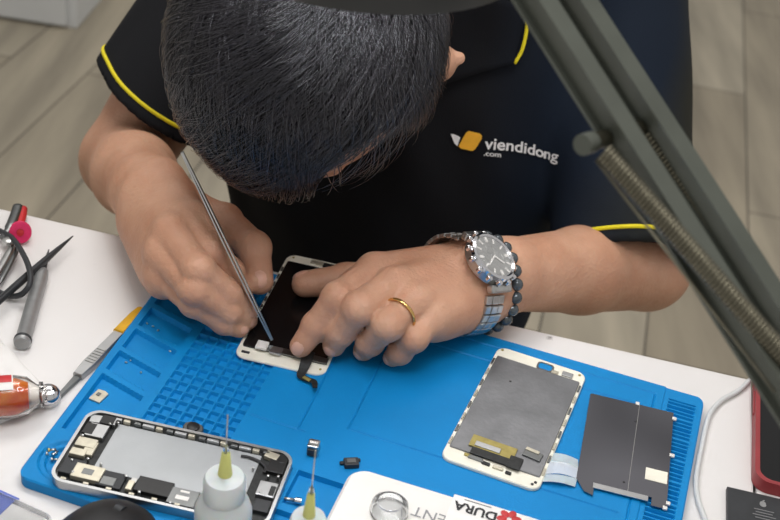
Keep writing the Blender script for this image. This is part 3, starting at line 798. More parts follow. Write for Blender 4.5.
for s_ in (-1, 1):
    for i in range(8):
        b = MB(); b.box((s_*.0325, .046-i*.0135, .0030), (.0014, .0068, .0014), bev=.0003); b.build('side_clip', M['shield'] if i % 2 else M['gunmetal'], t)
b = MB(); b.prism(rrect(.0018, .0018, .0008, cx=-.014, cy=.029), .0036, .0038); b.build('screw_hole', M['ink'], t)

# ---- the metal shield sheet
rz = math.radians(-9.5); cp3 = np.array([.1755, .632, MT])
t = empty('metal_shield_sheet', cp3, rz, 'dark reflective metal backing sheet with small white tabs, near the mat ribs', 'metal sheet')
w, h = .0595, .0985
pl = [(-w/2+.001, h/2), (w/2, h/2), (w/2, -h/2+.001), (w/2-.004, -h/2), (w/2-.010, -h/2), (w/2-.010, -h/2+.0075), (-w/2+.016, -h/2+.0075), (-w/2+.012, -h/2+.004), (-w/2+.012, -h/2-.004), (-w/2+.006, -h/2-.002), (-w/2, -h/2+.008), (-w/2, h/2-.001)]
pl = pl[::-1]
b = MB(); b.prism(pl, .0006, .0014); b.build('sheet', M['mirror_dark'], t)
b = MB(); b.box((-.0005, -h/2+.0050, .0016), (.036, .0048, .0008), bev=.0002); b.build('folded_lip', M['alu'], t)
b = MB(); b.tube([(.0055, h/2, .0012), (.004, -.042, .0012)], .0003, 6); b.build('crease', M['steel'], t)
for x, y, sx, sy in ((.004, h/2+.001, .0028, .0032), (w/2+.0008, h/2-.006, .003, .003), (w/2+.001, .004, .0035, .003), (w/2+.0008, -h/2+.006, .0028, .003), (w/2-.001, -h/2+.001, .003, .003)):
    b = MB(); b.box((x, y, .0010), (sx, sy, .0012), bev=.0003); b.build('tab', M['white'], t)
b = MB(); b.box((.0215, -.0205, .0016), (.0145, .0115, .0004)); b.build('adhesive_patch', M['cream'], t)
for x, y in ((.004, .030), (.001, -.034)):
    b = MB(); b.lathe([(.0008, .0014), (.0008, .0016)], 10, Matrix.Translation((x, y, 0))); b.build('hole', M['ink'], t)
# film tabs between the two
v = []; f = []
A = [U(540, 454, MT+.003), U(584, 462, MT+.0045)]; B2 = [U(533, 484, MT+.001), U(580, 486, MT+.001)]
t = empty('protective_film', U(560, 470, MT), 0, 'clear peeled film strip with white edges between the panel and the metal sheet', 'film')
org_f = U(560, 470, MT)
def strip(name, a0, a1, b0, b1, m, lift):
    v = []; f = []; n = 10
    for i in range(n+1):
        s_ = i/n
        for p0, p1 in ((a0, a1), (b0, b1)):
            p = p0*(1-s_)+p1*s_; p = p-org_f; p[2] += lift*math.sin(math.pi*s_)
            v += [p, p+np.array([0, 0, .00025])]
    for i in range(n):
        a = i*4
        for x, y in ((0, 2), (2, 3), (3, 1), (1, 0)): f.append((a+x, a+y, a+4+y, a+4+x))
    f += [(0, 1, 3, 2), (4*n, 4*n+2, 4*n+3, 4*n+1)]
    MB().add(v, f).build(name, m, t)
z0 = MT+.0008
strip('film_edge', U(548, 453, z0), U(578, 460, z0), U(543, 463, z0), U(578, 468, z0), M['white_milky'], .002)
strip('film_body', U(543, 463, z0), U(578, 468, z0), U(541, 475, z0), U(577, 479, z0), M['film'], .003)
strip('film_edge', U(541, 475, z0), U(577, 479, z0), U(538, 482, z0), U(575, 487, z0), M['white_milky'], .002)

# ---- the opened phone body
rz = math.radians(-7.2); cp4 = np.array([-.1165, .5545, MT])
t = empty('disassembled_phone', cp4, rz, 'opened phone body with exposed circuit board and empty grey battery bay', 'phone body')
ou = rrect(.1385, .0675, .010, 8); inn = rrect(.1345, .0635, .0085, 8)
b = MB(); b.prism(ou, .0, .0018, bev=0); b.build('back_shell', M['alu'], t, auto=40)
b = MB(); b.frame(ou, inn, .0018, .0066); b.build('side_frame', M['alu'], t, auto=40)
b = MB(); b.prism(rrect(.133, .062, .008, 6), .0018, .0026); b.build('inner_base', M['pcb'], t)
b = MB(); b.prism(rrect(.0960, .0430, .001, cx=.0005, cy=.0068), .0026, .0032); b.build('battery_bay', M['grey_plate'], t)
def lp(px, py): q = local(cp4, rz, U(px, py, MT+.004)); return q[0], q[1]
def comp(name, px, py, w, h, m, z1=.0052, ang=0, z0=.0026, bev=.0004):
    x, y = lp(px, py); x = max(-.066+w/2, min(.066-w/2, x)); y = max(-.0312+h/2, min(.0312-h/2, y))
    b = MB(); b.box((x, y, (z0+z1)/2), (w, h, z1-z0), rz=ang, bev=bev); return b.build(name, m, t)
comp('camera_module', 111, 417, .009, .008, M['black'], .006)
comp('speaker_bracket', 102, 421, .017, .007, M['alu'], .0056, .1)
comp('silver_module', 97, 432, .0125, .012, M['alu'], .0058)
comp('rear_camera', 84, 429, .007, .010, M['black'], .006)
comp('connector_shield', 84, 443, .013, .008, M['shield'], .0054)
comp('connector_shield', 90, 449, .007, .012, M['shield'], .0050)
comp('connector_shield', 78, 453, .010, .006, M['shield'], .0056)
comp('speaker_module', 64, 466, .014, .013, M['rubber'], .0056)
comp('board_shield', 88, 474, .0185, .0120, M['shield'], .0060)
comp('shield_opening', 88, 474, .007, .0050, M['gunmetal'], .0062)
comp('board_tape', 111, 480, .016, .013, M['rubber'], .0048)
comp('board_chip', 108, 482, .009, .007, M['gunmetal'], .0052)
comp('connector', 130, 486, .004, .008, M['shield'], .0052)
comp('connector', 134, 481, .004, .004, M['steel'], .005)
comp('processor_cover', 154, 488, .0225, .0125, M['black'], .0056)
comp('board_shield', 183, 499, .0175, .0135, M['gunmetal'], .0058)
comp('shield_opening', 182, 500, .0085, .0035, M['white'], .0060)
comp('shield_opening', 185, 494, .006, .0018, M['white'], .0060)
comp('board_tape', 200, 502, .010, .012, M['black'], .0050)
comp('charging_port', 272, 492, .0115, .0125, M['alu'], .0058)
comp('port_slot', 272, 493, .0035, .0085, M['pcb'], .0060)
comp('vibration_motor', 262, 507, .010, .010, M['rubber'], .0055)
comp('loudspeaker', 284, 466, .011, .017, M['black'], .0056)
comp('antenna_bracket', 274, 452, .009, .0055, M['shield'], .0058, -.2)
comp('corner_module', 289, 460, .005, .008, M['black'], .0060)
xs = [(241, 456), (248, 457), (256, 460), (262, 463), (266, 468), (264, 473)]
b = MB(); b.tube(smoothp([np.array([*lp(x, y), .0042]) for x, y in xs], 4), .0011, 8, sq=.5); b.build('flex_cable', M['ink'], t)
for i in range(15):
    s_ = i/14; px, py = 118+s_*150, 419+s_*33
    comp('edge_clip', px, py-1, .0045 if i % 3 else .008, .0022, [M['alu'], M['shield'], M['gunmetal']][i % 3], .0058)
for i in range(9):
    s_ = i/8; px, py = 62+s_*190, 482+s_*42
    x, y = lp(px, py); b = MB(); b.box((-.060+i*.0145, -.0302, .0056), (.0035, .0018, .0014), bev=.0003); b.build('edge_clip', M['shield'], t)
for px, py in ((118, 425), (76, 436), (72, 462), (73, 474), (101, 466), (126, 478), (139, 494), (170, 505), (253, 470), (268, 478), (260, 494), (284, 480), (110, 426), (88, 461)):
    x, y = lp(px, py); x = max(-.064, min(.064, x)); y = max(-.030, min(.030, y))
    b = MB(); b.lathe([(.0009, .0030), (.0009, .0064), (.0004, .0066)], 10, Matrix.Translation((x, y, 0))); b.build('screw', M['steel'], t)

# ---- loose phone parts on the mat
t, p = thing('camera_module', 193, 431, MT, -.25, 'small black round camera module resting by the top edge of the phone body', 'phone part')
b = MB(); b.prism(rrect(.0135, .010, .0045, 6), 0, .0034, bev=.0006); b.build('housing', M['gunmetal'], t, auto=40)
b = MB(); b.lathe([(.0042, .0034), (.0042, .0042), (.0034, .0046), (0, .0046)], 20); b.build('lens', M['black'], t, auto=40)
t, p = thing('sim_reader', 313, 452, MT, -.1, 'small silver metal connector standing in the middle of the mat', 'phone part')
b = MB(); b.box((0, .0, .004), (.0075, .0075, .008), bev=.0008); b.build('shell', M['steel'], t)
b = MB(); b.box((0, -.0042, .0032), (.0062, .0014, .005), bev=.0003); b.build('contact_block', M['rubber'], t)
b = MB(); b.box((0, .0, .0084), (.0055, .0022, .0008), bev=.0003); b.build('bright_contact', M['white'], t)
t, p = thing('button_switch', 351, 465, MT, .25, 'tiny black switch module left of the white box on the mat', 'phone part')
b = MB(); b.box((0, 0, .0018), (.0095, .0070, .0036), bev=.0006); b.build('housing', M['rubber'], t)
b = MB(); b.box((0, .0002, .0037), (.0055, .0036, .0005)); b.build('plate', M['gunmetal'], t)
b = MB(); b.box((-.0058, .001, .0012), (.0030, .0022, .0014), bev=.0003); b.build('lug', M['black'], t)
b = MB(); b.box((.0052, .0030, .0012), (.0026, .0022, .0014), bev=.0003); b.build('lug', M['black'], t)
t, p = thing('metal_pin', 290, 502, MT-.0035, -.05, 'small silver pin lying at the right end of the phone body', 'pin')
b = MB(); b.tube([(-.006, 0, .0022), (.003, 0, .0022)], .0011, 10); b.build('shaft', M['steel'], t, True)
b = MB(); b.tube([(.003, 0, .0022), (.0072, 0, .0022)], [.0020, .0022], 12); b.build('head', M['chrome'], t, auto=40)
t, p = thing('shield_chip', 99, 397, MT-.0038, -.35, 'small beige metal chip cover lying in the blue tray', 'phone part')
b = MB(); b.prism([(-.0042, -.0055), (.0042, -.0055), (.0042, .0048), (.001, .0060), (-.0042, .0055)], 0, .0012); b.build('plate', M['shield'], t)
b = MB(); b.box((-.001, .001, .0014), (.0025, .003, .0005)); b.build('raised_pad', M['gunmetal'], t)
for i, (px, py, r_, a) in enumerate([(50, 452, .0017, .4), (54, 456, .0013, 1.2), (47, 456, .0012, 2.0), (53, 461, .0012, .2)]):
    t, p = thing('screw', px, py, MT-.0038, a, 'tiny steel phone screw lying in the round dish at the mat corner', 'screw', 'screws in the round dish')
    b = MB(); b.tube([(0, 0, .0013), (.0038, 0, .0013)], r_*.6, 8); b.build('shank', M['steel'], t, True)
    b = MB(); b.tube([(-.0012, 0, .0014), (0, 0, .0014)], r_, 10); b.build('head', M['copper'] if i == 0 else M['steel'], t, auto=40)
for i, (px, py, z_) in enumerate([(153, 327, 1), (158, 331, 1), (147, 324, 1), (126, 363, 1), (131, 361, 1), (141, 373, 1), (170, 352, 0)]):
    b = MB(); b.ball((0, 0, .0007), .0009, 8, (1.3, .8, .7)); o = b.build('metal_crumb', M['steel'], None, True)
    o.location = U(px, py, MT-.0038*z_); o.rotation_euler = (0, 0, i)
    tag(o, 'tiny silver crumb of solder lying in the small left trays of the mat', 'crumb', 'solder crumbs on the left trays')

# ---- needle bottles
def needle_bottle(px, py, z, tip, nh, label, sc=1.0, lean=(0, 0)):
    # px, py: foot of the yellow hub seen in the photo, at height z
    p = U(px, py, z); t = empty('needle_bottle', (p[0], p[1], 0), 0, label, 'bottle', 'needle bottles')
    s_ = sc
    b = MB(); hs = z/.074
    b.lathe([(.0, .0), (.0150*s_, .0), (.0165*s_, .0015), (.0168*s_, .030*hs), (.0168*s_, .040*hs), (.0150*s_, .047*hs), (.0118*s_, .052*hs), (.0112*s_, .055*hs)], 40); b.build('body', M['white_milky'], t, auto=50)
    b = MB(); b.lathe([(.0118*s_, .0530*hs), (.0122*s_, .0535*hs), (.0122*s_, .0680*hs), (.0110*s_, .0715*hs), (.006*s_, .073*hs), (.0042*s_, .074*hs)], 40); cp = b.build('cap', M['white_milky'], t, auto=50)
    b = MB(); b.lathe([(.0043*s_, z-.001), (.0040*s_, z+.002), (.0024*s_, z+.0165), (.0020*s_, z+.0168)], 20); b.build('needle_hub', M['needle_yellow'], t, auto=50)
    b = MB(); b.lathe([(.0021*s_, z+.0165), (.0015*s_, z+.0205), (.0006, z+.022)], 16); b.build('hub_tip', M['clear'], t, True)
    b = MB(); b.tube([(0, 0, z+.012), (0, 0, z+.019+nh)], .0004, 8); b.build('needle', M['steel'], t, True)
    return t
needle_bottle(225, 474, .062, 0, .026, 'larger milky dropper bottle standing in front of the opened phone body')
needle_bottle(309, 515, .062, 0, .030, 'milky dropper bottle with only its yellow needle cone showing, left of white box', .86)

# ---- the white box with print
rz = math.radians(-13.5); BZ = .030
c0 = U(352, 464, BZ)
bx_c = c0+np.array([math.cos(rz), math.sin(rz), 0])*.090+np.array([math.sin(rz), -math.cos(rz), 0])*.052
t = empty('product_box', (bx_c[0], bx_c[1], MT), rz, 'white rounded box with grey upside down print and a label, at the front', 'box')
hz = BZ-MT
b = MB(); b.prism(rrect(.178, .104, .012, 8), 0, hz, bev=.002); b.build('body', M['white'], t, auto=40)
b = MB(); b.frame(rrect(.1788, .1048, .0124, 8), rrect(.1778, .1038, .0119, 8), hz*.45, hz*.52); b.build('lid_seam', M['grey_ink'], t)
def flat_text(txt, size, bold, m, name, x, y, z, ang, parent):
    tv, tf = text_geo(txt, 1, bold); w_ = max(p[0] for p in tv)
    c, s_ = math.cos(ang), math.sin(ang)
    b = MB(); b.add([(x+size*(c*(p[0]-w_/2)-s_*(p[1]-.35)), y+size*(s_*(p[0]-w_/2)+c*(p[1]-.35)), z) for p in tv], tf)
    return b.build(name, m, parent)
pb = np.array([bx_c[0], bx_c[1], BZ])
def bl(px, py): q = local(pb, rz, U(px, py, BZ)); return q[0], q[1]
x, y = bl(429, 516); flat_text('ENT', .0115, .0, M['grey_ink'], 'print', x, y, hz+.0003, math.pi, t)
x, y = bl(404, 511); b = MB(); b.box((x, y, hz+.0002), (.0006, .010, .0003)); b.build('print', M['grey_ink'], t)
x, y = bl(496, 516)
b = MB(); b.box((x, y-.010, hz+.0003), (.056, .034, .0005)); lb = b.build('label', M['paper'], t)
x2, y2 = bl(475, 512); flat_text('DURA', .0098, .03, M['ink'], 'label_print', x2, y2, hz+.0009, math.pi, lb)
b = MB(); b.box((x2, y2+.0068, hz+.0008), (.017, .0005, .0003)); b.build('label_rule', M['grey_ink'], lb)
x3, y3 = bl(509, 520)
b = MB()
for k in range(6):
    a = k*math.pi/3+.3; b.ball((x3+.0045*math.cos(a), y3+.0045*math.sin(a), hz+.0009), .0032, 12, (1, .75, .08), Matrix.Rotation(a, 3, 'Z'))
b.build('label_emblem', M['red'], lb)
# clear cap on the box
pc = U(389, 512, BZ)
t = empty('clear_cap', (pc[0], pc[1], BZ+.0004), 0, 'round clear plastic cap lying on the white box', 'cap')
b = MB(); b.lathe([(.0115, 0), (.0118, .001), (.0110, .006), (.0080, .0085), (.0072, .0085), (.0100, .0055), (.0106, .001), (.0104, 0), (.0115, 0)], 28); b.build('rim', M['clear'], t, auto=60)
b = MB(); b.lathe([(.0, .0078), (.0075, .0084), (.0078, .0070), (.0, .0066)], 28); b.build('top', M['clear'], t, auto=60)

# ---- tweezers in the hand at the left
tip = U(272, 340, MT+.0055); top = U(182, 152, d=.835); ax = (top-tip)/np.linalg.norm(top-tip); LN = float(np.linalg.norm(top-tip))
side = np.cross(ax, -FW); side /= np.linalg.norm(side); nrm = np.cross(side, ax)
R4 = Matrix(((side[0], nrm[0], ax[0], tip[0]), (side[1], nrm[1], ax[1], tip[1]), (side[2], nrm[2], ax[2], tip[2]), (0, 0, 0, 1)))
t = empty('tweezers', M4=R4, label='slim steel tweezers held upright in the left hand of the picture, tips on the phone screen', cat='tweezers')
t['label'] = 'slim steel tweezers held with their tips on the phone screen'
for s_ in (-1, 1):
    b = MB(); v = []; f = []; n = 24
    for i in range(n+1):
        u = i/n; x = s_*(.0006+.0009*math.sin(math.pi*min(1, u*1.05))**.8*(1-u*.25)) if u < .95 else s_*.0006
        w_ = np.interp(u, [0, .15, .5, .8, 1], [.0007, .0020, .0036, .0034, .0022]); th = .0012
        for dx, dy in ((-th/2, -w_), (th/2, -w_), (th/2, w_), (-th/2, w_)): v.append((x+dx, dy, u*LN))
    # turned so the narrow edge faces the viewer's left
    for i in range(n):
        a = i*4
        for k in range(4): f.append((a+k, a+(k+1) % 4, a+4+(k+1) % 4, a+4+k))
    f += [(0, 1, 2, 3), (4*n, 4*n+3, 4*n+2, 4*n+1)]
    v = [(x*.8+y*.35*s_*0, y, z) for x, y, z in v]
    b.add(v, f); b.build('prong', M['steel'], t)

# ---- watch, bead bracelet, ring
ax = (wrL-elL)/np.linalg.norm(wrL-elL)
wc = wrL+ax*.015+np.array([0, 0, -.006])
def ringframe(c, ax, toward):
    zz = toward-ax*(toward@ax); zz /= np.linalg.norm(zz); yy = np.cross(zz, ax)
    return zz, yy
dialdir = U(489, 262, d=.80)-wc; zz, yy = ringframe(wc, ax, np.array([-.22, -.62, .75]))
R4 = Matrix(((ax[0], yy[0], zz[0], wc[0]), (ax[1], yy[1], zz[1], wc[1]), (ax[2], yy[2], zz[2], wc[2]), (0, 0, 0, 1)))
t = empty('wristwatch', M4=R4, label='large silver wristwatch with grey dial and metal link band on the wrist', cat='watch')
WR = .0300; zc = WR
T0 = Matrix.Translation((0, 0, zc))
b = MB(); b.lathe([(.0, 0), (.0190, 0), (.0205, .0015), (.0205, .0080), (.0190, .0095), (.0175, .0098)], 48, T0); b.build('case', M['steel'], t, auto=40)
b = MB(); b.lathe([(.0205, .0080), (.0200, .0105), (.0182, .0115), (.0168, .0105), (.0168, .0095)], 48, T0); b.build('bezel', M['chrome'], t, auto=40)
b = MB(); b.lathe([(.0, .0096), (.0172, .0096)], 48, T0); dl = b.build('dial', M['dial'], t)
b = MB(); b.lathe([(.0172, .0108), (.0145, .0113), (.0, .0115)], 48, T0); b.build('crystal', M['crystal'], t, True)
for k in range(12):
    a = k*math.pi/6; b = MB(); b.box((.0140*math.cos(a), .0140*math.sin(a), zc+.0100), (.0042, .0013 if k % 3 else .0022, .0006), rz=a); b.build('hour_mark', M['white'], dl)
for (x, y) in ((.006, 0), (-.006, 0), (0, -.006)):
    b = MB(); b.frame([(x+.0042*math.cos(q), y+.0042*math.sin(q)) for q in [k*math.pi/10 for k in range(20)]], [(x+.0036*math.cos(q), y+.0036*math.sin(q)) for q in [k*math.pi/10 for k in range(20)]], zc+.0096, zc+.0100); b.build('small_dial', M['steel'], dl)
for a, L_ in ((2.4, .0095), (.6, .0125)):
    b = MB(); b.box((L_/2*math.cos(a), L_/2*math.sin(a), zc+.0104), (L_, .0012, .0004), rz=a); b.build('hand', M['white'], dl)
for k in range(14):
    a = k*2*math.pi/14; b = MB(); b.lathe([(.0022, 0), (.0022, .0032), (.0012, .0040), (0, .0040)], 12, T0@Matrix.Translation((.0212*math.cos(a), .0212*math.sin(a), .0055))); b.build('bezel_stud', M['chrome'], t, auto=50)
for dx in (-.007, 0, .007):
    b = MB(); b.lathe([(.0018, 0), (.0024, .001), (.0024, .0035), (.0, .0040)], 12, T0@Matrix.Translation((dx, .0205*math.cos(dx/.0205), .0045))@Matrix.Rotation(-math.pi/2, 4, 'X')) if False else b.lathe([(.0018, 0), (.0024, .001), (.0024, .0035), (.0, .0040)], 12, T0@Matrix.Translation((-.020*math.cos(dx/.0205), dx, .0045))@Matrix.Rotation(-math.pi/2, 4, 'Y')); b.build('crown', M['chrome'], t, auto=50)
NL = 24
for k in range(NL):
    a = math.radians(44)+k*(2*math.pi-math.radians(88))/(NL-1)
    ca, sa = math.cos(a), math.sin(a); rr_ = WR+.0018
    c = Vector((0, sa*(rr_+.0065), ca*rr_)); R = Matrix(((1, 0, 0), (0, ca, sa), (0, -sa, ca)))
    wd_ = .0195
    b = MB()
    for j, (xo, xw) in enumerate(((-.0066, .0062), (0, .0066), (.0066, .0062))):
        b.box(c+R@Vector((xo, 0, .0003*(j == 1))), (xw, .0064, .0030), R=R, bev=.0008)
    b.build('band_link', M['steel'], t)
for s_ in (-1, 1):
    b = MB(); b.box((0, s_*.0225, zc+.0015), (.022, .006, .006), R=Matrix.Rotation(-s_*.5, 3, 'X'), bev=.0015); b.build('lug', M['steel'], t)
# beads
bc = wc-ax*.0250
R4 = Matrix(((ax[0], yy[0], zz[0], bc[0]), (ax[1], yy[1], zz[1], bc[1]), (ax[2], yy[2], zz[2], bc[2]), (0, 0, 0, 1)))
t = empty('bead_bracelet', M4=R4, label='bracelet of round dark grey beads worn beside the wristwatch', cat='bracelet')
NBD = 22; rB = .0350
for k in range(NBD):
    a = 2*math.pi*k/NBD; b = MB(); b.ball((.0012*math.sin(3*a), math.sin(a)*rB, math.cos(a)*rB), .0050, 14); b.build('bead', M['bead'], t, True)
# ring on the ring finger
a_, b_ = fL['ring'][0], fL['ring'][1]; ax = (b_-a_)/np.linalg.norm(b_-a_); c = a_*.42+b_*.58
x, y, _ = basis(ax)
R4 = Matrix(((x[0], y[0], ax[0], c[0]), (x[1], y[1], ax[1], c[1]), (x[2], y[2], ax[2], c[2]), (0, 0, 0, 1)))
r_ = .0122
b = MB(); b.lathe([(r_, -.0013), (r_+.0010, -.0010), (r_+.0012, 0), (r_+.0010, .0010), (r_, .0013), (r_-.0006, 0), (r_, -.0013)], 40); o = b.build('ring', M['gold'], None, True); o.matrix_world = R4
tag(o, 'thin gold ring worn on a finger of the hand with the watch', 'ring')

# ---- tools at the left
def rod_frame(a, b):
    a = np.array(a); b = np.array(b); d = b-a; L = float(np.linalg.norm(d)); x, y, z = basis(d)
    return Matrix(((x[0], y[0], z[0], a[0]), (x[1], y[1], z[1], a[1]), (x[2], y[2], z[2], a[2]), (0, 0, 0, 1))), L
a = U(22, 343, .0062); b_ = U(43, 270, .0055)
T, L = rod_frame(a, b_)
t = empty('precision_screwdriver', M4=T, label='grey metal precision screwdriver lying under the black pointed tweezers', cat='screwdriver')
b = MB(); b.lathe([(.0, -.0015), (.0052, -.0012), (.0060, .0006), (.0060, .0045), (.0054, .006), (.0054, L-.010), (.0046, L-.003), (.0030, L)], 24); b.build('handle', M['grey_handle'], t, auto=40)
b = MB(); b.lathe([(.0061, .0018), (.0063, .0022), (.0063, .0040), (.0061, .0044)], 24); b.build('end_ring', M['rubber'], t)
b = MB(); b.lathe([(.0026, L), (.0020, L+.012), (.0010, L+.020), (.0004, L+.028)], 16); b.build('shaft', M['rubber'], t, auto=40)
# black pointed tweezers
a = U(-14, 312, .012); b_ = U(73, 236, .0095); T, L = rod_frame(a, b_)
t = empty('pointed_tweezers', M4=T, label='black pointed tweezers lying across the grey screwdriver', cat='tweezers')
for s_ in (-1, 1):
    b = MB(); b.tube([(s_*.0013*(1-.8*u), 0, u*L) for u in np.linspace(0, 1, 12)], [np.interp(u, [0, .35, .6, .8, 1], [.0024, .0030, .0032, .0022, .0004]) for u in np.linspace(0, 1, 12)], 8, sq=.55); b.build('prong', M['rubber'], t, True)
# black cable
cpts = [U(px, py, z) for px, py, z in [(-30, 215, .006), (0, 231, .008), (12, 238, .012), (22, 252, .016), (29, 268, .019), (30, 283, .017), (22, 294, .010), (10, 296, .0035), (-4, 291, .0035), (-30, 280, .0035)]]
b = MB(); b.tube(smoothp(cpts, 8), .0022, 10); o = b.build('black_cable', M['rubber'], None, True)
tag(o, 'thick black cable looping in from the left edge of the table', 'cable')
# cutting pliers
pr = U(12, 235, .006); rzp = math.radians(62)
T, L = rod_frame(U(3, 262, .008), U(17, 236, .008))
t = empty('pliers', (pr[0], pr[1], 0), 0, 'pliers with red and grey grips lying at the far left table edge', 'pliers')
def q_(px, py, z): return U(px, py, z)-np.array([pr[0], pr[1], 0])
b = MB(); b.tube(smoothp([q_(3, 238, .007), q_(10, 228, .009), q_(15, 216, .009), q_(18, 207, .009)], 5), [.0034]*5+[.0044]*11, 12, sq=.8); b.build('grip', M['gunmetal'], t, True)
b = MB(); b.tube(smoothp([q_(14, 234, .006), q_(19, 226, .007), q_(22, 216, .007), q_(23, 209, .007)], 5), [.0026]*4+[.0036]*12, 12); b.build('grip', M['red'], t, True)
b = MB(); b.tube(smoothp([q_(-18, 300, .005), q_(-2, 272, .006), q_(10, 252, .0065), q_(14, 243, .007)], 5), [.0015]*4+[.0034]*12, 10, sq=.7); b.build('jaw', M['steel'], t, True)
b = MB(); b.tube(smoothp([q_(-10, 300, .005), q_(4, 275, .006), q_(15, 254, .0065), q_(17, 244, .007)], 5), [.0010]*4+[.0022]*12, 10, sq=.7); b.build('jaw', M['gunmetal'], t, True)
b = MB(); b.lathe([(.0045, 0), (.0045, .003), (.003, .0038), (0, .0038)], 20, Matrix.Translation(Vector(q_(8, 243, .009)))); b.build('pivot', M['steel'], t, auto=40)
# pink ring
pk = U(21, 241, 0)
t = empty('tape_roll', (pk[0], pk[1], 0), 0, 'small pink plastic spool beside the red and grey pliers', 'spool')
TT = Matrix.Translation((0, 0, .0085))@Matrix.Rotation(math.radians(62), 4, 'X')@Matrix.Rotation(.3, 4, 'Y')
b = MB(); b.lathe([(.0030, -.004), (.0082, -.004), (.0086, -.003), (.0070, -.002), (.0070, .002), (.0086, .003), (.0082, .004), (.0030, .004), (.0030, -.004)], 32, TT); b.build('rim', M['pink'], t, auto=40)
b = MB(); b.lathe([(.0, .0030), (.0028, .0034), (.0028, .0044), (.0, .0046)], 20, TT); b.build('hub', M['red'], t)
# yellow handled blade
a = U(142, 309, .0042); b_ = U(50, 404, .0035); T, L = rod_frame(a, b_)
zc_ = (T.to_3x3()@Vector((0, 0, 1)))
t = empty('spudger', M4=Matrix(), label='metal opening tool with yellow translucent handle lying along the mat edge', cat='tool')
T = Matrix(((ax_ := (b_-a)/L)[0], -ax_[1], 0, a[0]), )if False else Matrix(((ax_[0], -ax_[1], 0, a[0]), (ax_[1], ax_[0], 0, a[1]), (0, 0, 1, .0002), (0, 0, 0, 1))) if False else None
ax_ = (b_-a)/L
t.matrix_world = Matrix(((ax_[0], -ax_[1], 0, a[0]), (ax_[1], ax_[0], 0, a[1]), (0, 0, 1, .0002), (0, 0, 0, 1)))
def taper(xs, ws, z0, z1):
    pts = [(x, w/2) for x, w in zip(xs, ws)]+[(x, -w/2) for x, w in list(zip(xs, ws))[::-1]]
    return pts[::-1]
b = MB(); b.prism(taper([0, .002, .010, .033], [.003, .0065, .0085, .0085], 0, 0), 0, .0065, bev=.001); b.build('yellow_handle', M['amber_yellow'], t, auto=40)
b = MB(); b.prism(taper([.031, .050, .070, .086], [.0080, .0085, .0095, .0070], 0, 0), .0005, .0052, bev=.0008); b.build('metal_grip', M['alu'], t, auto=40)
for k in range(6):
    b = MB(); b.box((.056+k*.003, 0, .0054), (.0012, .0065, .0006)); b.build('grip_rib', M['steel'], t)
b = MB(); b.prism(taper([.084, .100, L], [.0055, .0040, .0022], 0, 0), .0010, .0032, bev=.0004); b.build('blade', M['gunmetal'], t, auto=40)
# glass bottle with orange liquid, lying
a = U(-30, 400, .0160); b_ = U(34, 395, .0150); T, L = rod_frame(a, b_)
t = empty('glass_bottle', M4=T, label='small clear glass bottle of orange liquid with a paper label, lying on its side', cat='bottle')
rb = .0142
b = MB(); b.lathe([(0, 0), (rb*.85, 0), (rb, .002), (rb, L-.012), (rb*.88, L-.004), (rb*.5, L+.002), (rb*.42, L+.005), (rb*.42, L+.008), (rb*.36, L+.008), (rb*.36, L+.004), (rb*.80, L-.006), (rb*.90, L-.013), (rb*.90, .003), (0, .003)], 32); b.build('glass_body', M['glass'], t, auto=50)
b = MB(); b.lathe([(0, .004), (rb*.84, .004), (rb*.86, .006), (rb*.86, L-.011), (rb*.62, L-.004), (0, L-.004)], 32); b.build('liquid', M['amber'], t, auto=50)
x, y, z = basis(b_-a)
up_l = np.array([x[2], y[2]]); ang0 = math.atan2(up_l[1], up_l[0])
v = []; f = []; n = 12
for i in range(n+1):
    an = ang0-.1+(i/n-.5)*1.3
    for zz_ in (L*.30, L*.68):
        for r__ in (rb*1.01, rb*1.04): v.append((r__*math.cos(an), r__*math.sin(an), zz_))
for i in range(n):
    q = i*4
    for k1_, k2_ in ((0, 1), (1, 3), (3, 2), (2, 0)): f.append((q+k1_, q+k2_, q+4+k2_, q+4+k1_))
f += [(0, 1, 3, 2), (4*n, 4*n+2, 4*n+3, 4*n+1)]
lb = MB().add(v, f).build('paper_label', M['paper'], t)
v = []; f = []
for i in range(n+1):
    an = ang0-.1+(i/n-.5)*.55; r__ = rb*1.06
    for zz_ in (L*.42, L*.66): v.append((r__*math.cos(an), r__*math.sin(an), zz_))
for i in range(n): f.append((2*i, 2*i+1, 2*i+3, 2*i+2))
MB().add(v, f).build('label_patch', M['red'], lb)
b = MB(); b.lathe([(rb*.44, L+.003), (rb*.60, L+.0035), (rb*.60, L+.0060), (rb*.44, L+.0065)], 24); b.build('neck_ring', M['glass'], t, auto=40)
# chrome dome cap
pcp = U(49, 404, 0)
t = empty('chrome_cap', (pcp[0], pcp[1], 0), .2, 'round shiny cap at the neck of the orange glass bottle', 'cap')
TT = Matrix.Translation((0, 0, .0075))@Matrix.Rotation(math.radians(28), 4, 'X')
b = MB(); b.lathe([(.0, -.0065), (.0070, -.0062), (.0078, -.004), (.0078, .001)], 28, TT); b.build('skirt', M['white'], t, auto=40)
b = MB(); b.lathe([(.0080, .001), (.0072, .0035), (.0045, .0058), (0, .0068)], 28, TT); b.build('dome', M['chrome'], t, True)
